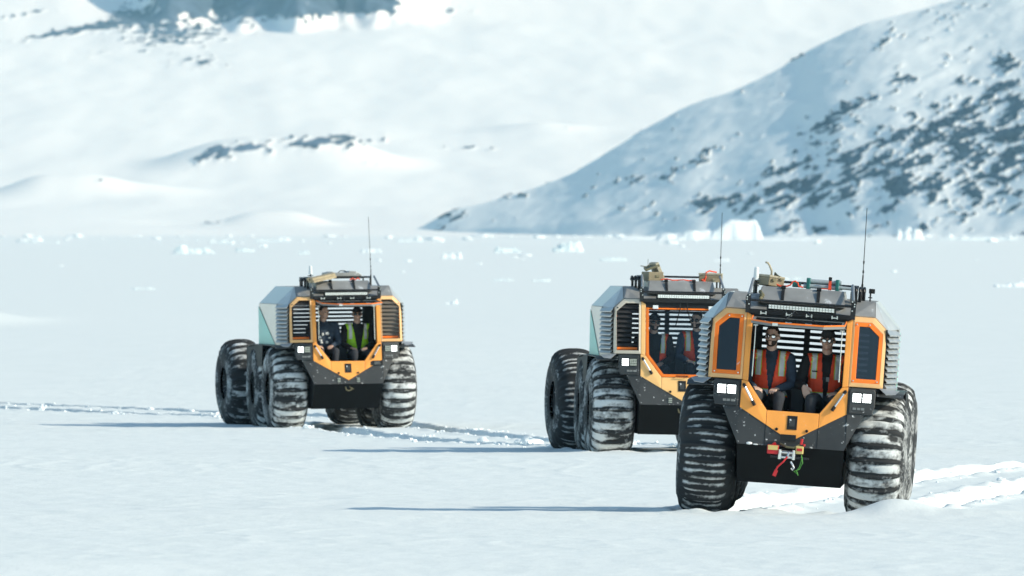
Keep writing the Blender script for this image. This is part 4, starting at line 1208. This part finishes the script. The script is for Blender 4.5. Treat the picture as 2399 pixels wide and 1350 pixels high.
# left: planks, lid box
g = gear('plank_bundle', left, (-.36, .30, 2.44), 'bundle of short weathered planks on the lone vehicle roof beside the white aerial', 'planks', rotz=R(30), roty=R(-9))
for k in range(6):
    bm = bmesh.new(); box(bm, (random.uniform(-.02, .02), -.06 + .06 * (k % 3), .02 + .042 * (k // 3)), (.50, .055, .038)); part('plank', bm, 'wood', g)
g = gear('storage_case', left, (.06, .75, 2.50), 'flat dark grey storage case lying on the lone vehicle roof rack', 'case')
bm = bmesh.new()
prism(bm, [(-.30, .0), (.30, .0), (.30, .025), (.20, .085), (.10, .09), (.06, .065), (-.16, .065), (-.20, .085), (-.30, .06)], lambda x, z: -.2, .5); part('shell', bm, 'greyd', g, .008)
bm = bmesh.new(); tube(bm, [(-.08, -.1, .066), (-.05, -.1, .095), (.03, -.1, .095), (.06, -.1, .066)], .008, 8); part('handle', bm, 'black', g)
bm = bmesh.new(); box(bm, (.0, -.21, -.02), (.62, .02, .03)); part('rim_strip', bm, 'black', g)
g = gear('cargo_strap', left, (.2, .52, 2.43), 'short orange strap under the flat storage case of the lone vehicle', 'strap')
bm = bmesh.new(); tube(bm, [(-.05, 0, .012), (.0, 0, .035), (.04, 0, .012), (.09, 0, .04), (.12, 0, .015)], .012, 6); part('webbing', bm, 'redst', g)

# ------------------------------------------------------------------ people
def capsule(bm, p, q, r1, r2, n=14):
    p = Vector(p); q = Vector(q); d = q - p; L_ = d.length
    mat4 = Matrix.Translation(p) @ (d.to_track_quat('Z', 'Y').to_matrix().to_4x4() if L_ > 1e-6 else Matrix.Identity(4))
    rings = []
    st = 5
    prof = [(r1 * math.sin(a * math.pi / 2 / st), -r1 * math.cos(a * math.pi / 2 / st)) for a in range(1, st + 1)]
    prof += [(r2 * math.cos(a * math.pi / 2 / st), L_ + r2 * math.sin(a * math.pi / 2 / st)) for a in range(0, st)]
    bot = bm.verts.new(mat4 @ Vector((0, 0, -r1))); top = bm.verts.new(mat4 @ Vector((0, 0, L_ + r2)))
    for r, z in prof:
        rings.append([bm.verts.new(mat4 @ Vector((r * math.cos(k * 2 * math.pi / n), r * math.sin(k * 2 * math.pi / n), z))) for k in range(n)])
    for k in range(n):
        bm.faces.new((bot, rings[0][(k + 1) % n], rings[0][k]))
        bm.faces.new((top, rings[-1][k], rings[-1][(k + 1) % n]))
    for a, b in zip(rings, rings[1:]):
        for k in range(n): bm.faces.new((a[k], a[(k + 1) % n], b[(k + 1) % n], b[k]))

def ell(bm, c, r, m=None, n=20):
    mt = Matrix.Translation(Vector(c)) @ Matrix.Diagonal((*r, 1))
    if m is not None: mt = m @ mt
    bmesh.ops.create_uvsphere(bm, u_segments=n, v_segments=n // 2 + 2, radius=1.0, matrix=mt)

def voxel(bm, size, smooth=3):
    """one continuous skin around overlapping volumes"""
    me = bm_mesh(bm, "tmp")
    o = bpy.data.objects.new("tmp", me); COL.objects.link(o)
    md = o.modifiers.new("r", 'REMESH'); md.mode = 'VOXEL'; md.voxel_size = size
    if smooth:
        s_ = o.modifiers.new("s", 'SMOOTH'); s_.iterations = smooth; s_.factor = .5
    dg = bpy.context.evaluated_depsgraph_get()
    ev = o.evaluated_get(dg)
    out = bpy.data.meshes.new_from_object(ev, depsgraph=dg)
    bpy.data.objects.remove(o, do_unlink=True); bpy.data.meshes.remove(me)
    out.polygons.foreach_set("use_smooth", np.ones(len(out.polygons), bool))
    return out

def filter_faces(me, keep):
    bm = bmesh.new(); bm.from_mesh(me)
    dele = [f for f in bm.faces if not keep(f.calc_center_median())]
    bmesh.ops.delete(bm, geom=dele, context='FACES')
    bm.to_mesh(me); bm.free()

def hand(bm, wrist, dirv, palm_n, side, curl=.5, sc=1.0):
    """palm, four unequal fingers bent at the knuckles and a thumb from the side of the palm"""
    d = Vector(dirv).normalized(); nrm = Vector(palm_n); nrm = (nrm - d * nrm.dot(d)).normalized(); w = d.cross(nrm) * side
    W = Vector(wrist)
    for k in (-1, -.33, .33, 1):
        capsule(bm, W + d * .012 + w * .018 * k, W + d * .085 * sc + w * .031 * k, .015, .0125, 8)
    lens = (.066, .075, .07, .055)
    for i, k in enumerate((-1, -.33, .33, 1)):
        b = W + d * .085 * sc + w * .031 * k
        d1 = (d * math.cos(curl * .6) + nrm * math.sin(curl * .6) + w * .10 * k).normalized()
        d2 = (d * math.cos(curl * 1.5) + nrm * math.sin(curl * 1.5) + w * .10 * k).normalized()
        m_ = b + d1 * lens[i] * .52
        capsule(bm, b, m_, .0105, .0095, 8); capsule(bm, m_, m_ + d2 * lens[i] * .48, .0095, .0075, 8)
    b = W + d * .03 - w * .03
    d1 = (d * .72 - w * .62 + nrm * .25).normalized(); d2 = (d * .95 - w * .1 + nrm * .3).normalized()
    capsule(bm, b, b + d1 * .04, .0135, .011, 8); capsule(bm, b + d1 * .04, b + d1 * .04 + d2 * .03, .011, .0085, 8)

def person(veh, sx, cfg):
    """seated figure; local origin on the seat, facing -y"""
    root = link('person', None, label=cfg['label'], category='person', group='people riding in the vehicles')
    root.matrix_world = veh.matrix_world @ Matrix.Translation((sx, .60, cfg.get('seat', 1.10) + .025)) @ Matrix.Rotation(R(cfg.get('turn', 0)), 4, 'Z')
    Hm = Matrix.Translation((0, -.012, .655)) @ Euler((R(cfg.get('nod', 0)), R(cfg.get('tilt', 0)), R(cfg.get('look', 0)))).to_matrix().to_4x4()
    skin = cfg['skin']
    arms = {}
    for s in (-1, 1):
        sh = Vector((s * .205, .005, .525)); el = Vector(cfg['elbow'][s]); wr = Vector(cfg['wrist'][s]); arms[s] = (sh, el, wr)
    legs = {s: (Vector((s * .09, -.02, .09)), Vector((s * .13, -.46, .10)), Vector((s * .12, -.50, -.10))) for s in (-1, 1)}
    WX = 1.13
    def torso(bm, g):
        n0 = len(bm.verts)
        ell(bm, (0, .02, .10), (.165 + g, .12 + g, .12 + g)); ell(bm, (0, .005, .27), (.152 + g, .108 + g, .17 + g)); ell(bm, (0, .01, .42), (.172 + g, .115 + g, .155 + g))
        capsule(bm, (-.155, .02, .525), (.155, .02, .525), .062 + g, .062 + g); ell(bm, (0, .02, .555), (.10 + g, .07 + g, .05 + g))
        bm.verts.ensure_lookup_table()
        for v in bm.verts[n0:]: v.co.x *= WX
    def armgeo(bm, g, cut=1.0):
        for s in (-1, 1):
            sh, el, wr = arms[s]
            capsule(bm, sh, el, .058 + g, .046 + g); capsule(bm, el, el.lerp(wr, cut), .046 + g, .031 + g)
    def leggeo(bm, g, cut=1.0):
        for s in (-1, 1):
            h, k, a = legs[s]; capsule(bm, h, k, .085 + g, .062 + g); capsule(bm, k, k.lerp(a, cut), .06 + g, .042 + g)
    # body: one continuous skin
    bm = bmesh.new()
    torso(bm, -.012); armgeo(bm, -.006); leggeo(bm, -.012)
    for s in (-1, 1):
        capsule(bm, legs[s][2] + Vector((0, .02, -.03)), legs[s][2] + Vector((0, -.13, -.05)), .045, .035)
    capsule(bm, (0, .02, .55), (0, .0, .68), .062, .056)
    ell(bm, (0, .0, .125), (.074, .094, .098), Hm, 24)         # skull
    ell(bm, (0, -.028, .085), (.066, .068, .075), Hm)            # face
    ell(bm, (0, -.042, .045), (.052, .052, .050), Hm)            # jaw
    ell(bm, (0, -.082, .024), (.024, .018, .018), Hm)            # chin
    ell(bm, (0, -.078, .125), (.054, .022, .014), Hm)            # brow
    for s in (-1, 1):
        ell(bm, (s * .038, -.068, .082), (.024, .022, .020), Hm)   # cheek
        ell(bm, (s * .077, .008, .095), (.010, .020, .031), Hm)    # ear
    a = Hm @ Vector((0, -.092, .112)); b = Hm @ Vector((0, -.116, .078)); capsule(bm, a, b, .010, .0145, 10)
    for s in (-1, 1): ell(bm, (s * .011, -.106, .072), (.009, .010, .008), Hm)
    ell(bm, (0, -.094, .048), (.024, .009, .0055), Hm); ell(bm, (0, -.093, .038), (.021, .009, .006), Hm)   # lips
    for s in (-1, 1):
        sh, el, wr = arms[s]
        hd = cfg['hand'][s]
        hand(bm, wr, hd[0], hd[1], s, hd[2])
    me = voxel(bm, .0065, 2)
    link('body', me, M[skin], root)
    # clothes
    bm = bmesh.new(); torso(bm, .004); armgeo(bm, .010, .93); capsule(bm, (0, .025, .55), (0, .022, .60), .078, .070)
    me = voxel(bm, .011, 3); filter_faces(me, lambda c: c.z > .05)
    link('jacket', me, M[cfg['jacket']], root)
    bm = bmesh.new(); leggeo(bm, .006, .9); ell(bm, (0, .02, .09), (.175, .13, .12))
    link('trousers', voxel(bm, .012, 3), M['trs'], root)
    if cfg.get('vest'):
        bm = bmesh.new(); torso(bm, .020)
        me = voxel(bm, .009, 3)
        gap0, gap1 = cfg.get('gap', (.075, .018))
        def keep(c):
            if c.z < .10 or c.z > .62: return False
            if abs(c.x) > .208 and c.z > .30: 
                if c.z > .36: return False
            if c.y < .03:
                t_ = min(max((c.z - .16) / .40, 0), 1)
                if abs(c.x - .01) < gap1 + (gap0 - gap1) * t_: return False
            elif c.z > .585 or (abs(c.x) < .075 and c.z > .575): return False
            return True
        filter_faces(me, keep)
        for mm in (cfg['vest'], 'refl', 'lime'): me.materials.append(M[mm])
        idx = np.zeros(len(me.polygons), np.int32)
        for p in me.polygons:
            c = p.center
            x = abs(c.x)
            if c.z > cfg.get('tape_lo', .33) and c.y < .07:
                tx = .128 + (.02 if c.z < .4 else 0) * 0
                if abs(x - tx) < .025: idx[p.index] = 1
                elif abs(x - tx) < .034: idx[p.index] = 2
            if .125 < c.z < .172: idx[p.index] = 1
            elif .115 < c.z < .182 and idx[p.index] == 0: idx[p.index] = 2
        me.polygons.foreach_set("material_index", idx)
        o = link('vest', me, None, root)
        md = o.modifiers.new("t", 'SOLIDIFY'); md.thickness = .006
        if cfg.get('radio'):
            bm = bmesh.new(); box(bm, (.0, 0, 0), (.035, .014, .05)); part_o = link('badge', bm_mesh(bm, 'badge'), M['vent'], root, loc=(.03, -.142, .33))
        if cfg.get('band'):
            bm = bmesh.new(); box(bm, (0, 0, 0), (.062, .012, .014)); link('mic_clip', bm_mesh(bm, 'mic_clip'), M['black'], root, loc=(-.118, -.136, .41), )
    if cfg.get('print'):
        rs = random.Random(3)
        for k in range(9):
            bm = bmesh.new(); bmesh.ops.create_icosphere(bm, subdivisions=2, radius=1, matrix=Matrix.Translation((rs.uniform(-.13, .13), -.105, rs.uniform(.24, .42))) @ Matrix.Diagonal((rs.uniform(.012, .03), .014, rs.uniform(.012, .03), 1)))
            link('jacket_print', bm_mesh(bm, 'print', True), M['refl'], root)
    # head wear, hair, beard, glasses
    def head_shell(grow, keep, m, name, vs=.006):
        bm = bmesh.new(); ell(bm, (0, .0, .125), (.074 + grow, .094 + grow, .098 + grow), None, 28); ell(bm, (0, -.028, .085), (.066 + grow, .068 + grow, .075 + grow)); ell(bm, (0, -.042, .045), (.052 + grow, .052 + grow, .050 + grow))
        me = voxel(bm, vs, 2); filter_faces(me, keep); me.transform(Hm)
        o = link(name, me, M[m], root); md = o.modifiers.new("t", 'SOLIDIFY'); md.thickness = .005; return o
    hw = cfg.get('headwear')
    if hw in ('cap', 'grey_cap'):
        mm = 'cap' if hw == 'cap' else 'capg'
        c = head_shell(.013, lambda c: c.z > .140 + .10 * max(c.y, 0) * -1, mm, 'cap')
        bm = bmesh.new(); n = 12; top = []; bot = []
        for k in range(n + 1):
            a = -1.05 + 2.1 * k / n
            top.append((.074 * math.sin(a), -.085 * math.cos(a) - .005, .148)); bot.append((.066 * math.sin(a), -.085 * math.cos(a) - .07 * math.cos(a * 1.2) + .0, .138))
        vt = [bm.verts.new(Hm @ Vector(p)) for p in top]; vb = [bm.verts.new(Hm @ Vector(p)) for p in bot]
        for k in range(n): bm.faces.new((vt[k], vt[k + 1], vb[k + 1], vb[k]))
        o = link('brim', bm_mesh(bm, 'brim', True), M[mm], c); md = o.modifiers.new("t", 'SOLIDIFY'); md.thickness = .006
    elif hw == 'hair':
        head_shell(.006, lambda c: c.z > .165 - .55 * max(c.y - .0, 0) - (.0 if c.y < -.04 else .03) and not (c.y < -.06 and c.z < .185), 'hair', 'hair')
    if cfg.get('beard'):
        head_shell(.007, lambda c: c.z < .055 + .25 * max(c.y + .05, 0) and c.y < .03 and not (abs(c.x) < .02 and c.z > .035 and c.z < .052), 'hair', 'beard')
    gl = cfg.get('glasses')
    if gl:
        bm = bmesh.new(); bm2 = bmesh.new()
        for s in (-1, 1):
            m_ = Hm @ Matrix.Translation((s * .034, -.103, .103)) @ Euler((R(4), 0, s * R(14))).to_matrix().to_4x4() @ Matrix.Rotation(R(90), 4, 'X')
            bmesh.ops.create_uvsphere(bm, u_segments=18, v_segments=10, radius=1, matrix=m_ @ Matrix.Diagonal((.025, .021, .006, 1)))
            bmesh.ops.create_uvsphere(bm2, u_segments=18, v_segments=10, radius=1, matrix=m_ @ Matrix.Translation((0, 0, -.004)) @ Matrix.Diagonal((.030, .026, .005, 1)))
            a = Hm @ Vector((s * .060, -.094, .110)); b = Hm @ Vector((s * .082, .005, .108)); cyl(bm2, a, b, .004, n=6)
        cyl(bm2, Hm @ Vector((-.014, -.108, .108)), Hm @ Vector((.014, -.108, .108)), .004, n=6)
        fr = link('glasses', bm_mesh(bm2, 'glasses', True), M['black'], root)
        link('lens', bm_mesh(bm, 'lens', True), M['lens' if gl == 'mirror' else 'lensd'], fr)
    else:
        for s in (-1, 1):
            bm = bmesh.new(); ell(bm, (s * .033, -.089, .102), (.014, .008, .008), Hm, 12); link('eye', bm_mesh(bm, 'eye', True), M['eye'], root)
    return root

LAP = dict(elbow={-1: (-.255, -.05, .25), 1: (.255, -.05, .25)}, wrist={-1: (-.15, -.27, .19), 1: (.10, -.26, .19)},
           hand={-1: ((.4, -.9, -.1), (0, 0, -1), .6), 1: ((-.4, -.9, -.1), (0, 0, -1), .6)})
REACH = dict(elbow={-1: (-.285, -.07, .25), 1: (.25, -.05, .25)}, wrist={-1: (-.22, -.33, .24), 1: (.14, -.28, .19)},
             hand={-1: ((.35, -.55, -.75), (.3, .6, -.5), .7), 1: ((-.4, -.9, -.1), (0, 0, -1), .6)})
person(front, -.30, dict(LAP, label='bearded bareheaded person in an orange vest and mirrored sunglasses in the nearest cab', skin='skin1', jacket='navy', vest='vesto', headwear='hair', beard=True, glasses='mirror', look=-12, nod=0, gap=(.07, .012), seat=1.10))
person(front, .31, dict(REACH, label='clean shaven person in a grey cap, mirrored sunglasses and orange vest in the nearest cab', skin='skin2', jacket='blk_cloth', vest='vesto', headwear='grey_cap', glasses='mirror', look=-3, nod=4, radio=True, band=True, gap=(.06, .022), seat=1.10))
person(middle, -.35, dict(LAP, label='person in a dark cap leaning aside behind the closed windscreen', skin='skin2', jacket='blk_cloth', vest='vesto', headwear='cap', beard=True, glasses='dark', look=8, seat=1.06, tilt=4, gap=(.10, .06)))
person(middle, .26, dict(LAP, label='bareheaded person in dark sunglasses and orange vest behind the closed windscreen', skin='skin1', jacket='navy', vest='vesto', headwear='hair', beard=True, glasses='dark', look=-28, seat=1.10, gap=(.08, .03)))
person(left, -.30, dict(LAP, label='person with bare head and patterned navy jacket in the lone vehicle, turned aside', skin='skin2', jacket='navy', look=38, seat=1.12, print=True, headwear='hair'))
person(left, .28, dict(LAP, label='person in a lime yellow vest, dark cap and sunglasses in the lone vehicle', skin='skin2', jacket='blk_cloth', vest='vesty', headwear='cap', glasses='dark', look=-6, seat=1.08, gap=(.10, .03), tape_lo=.34))
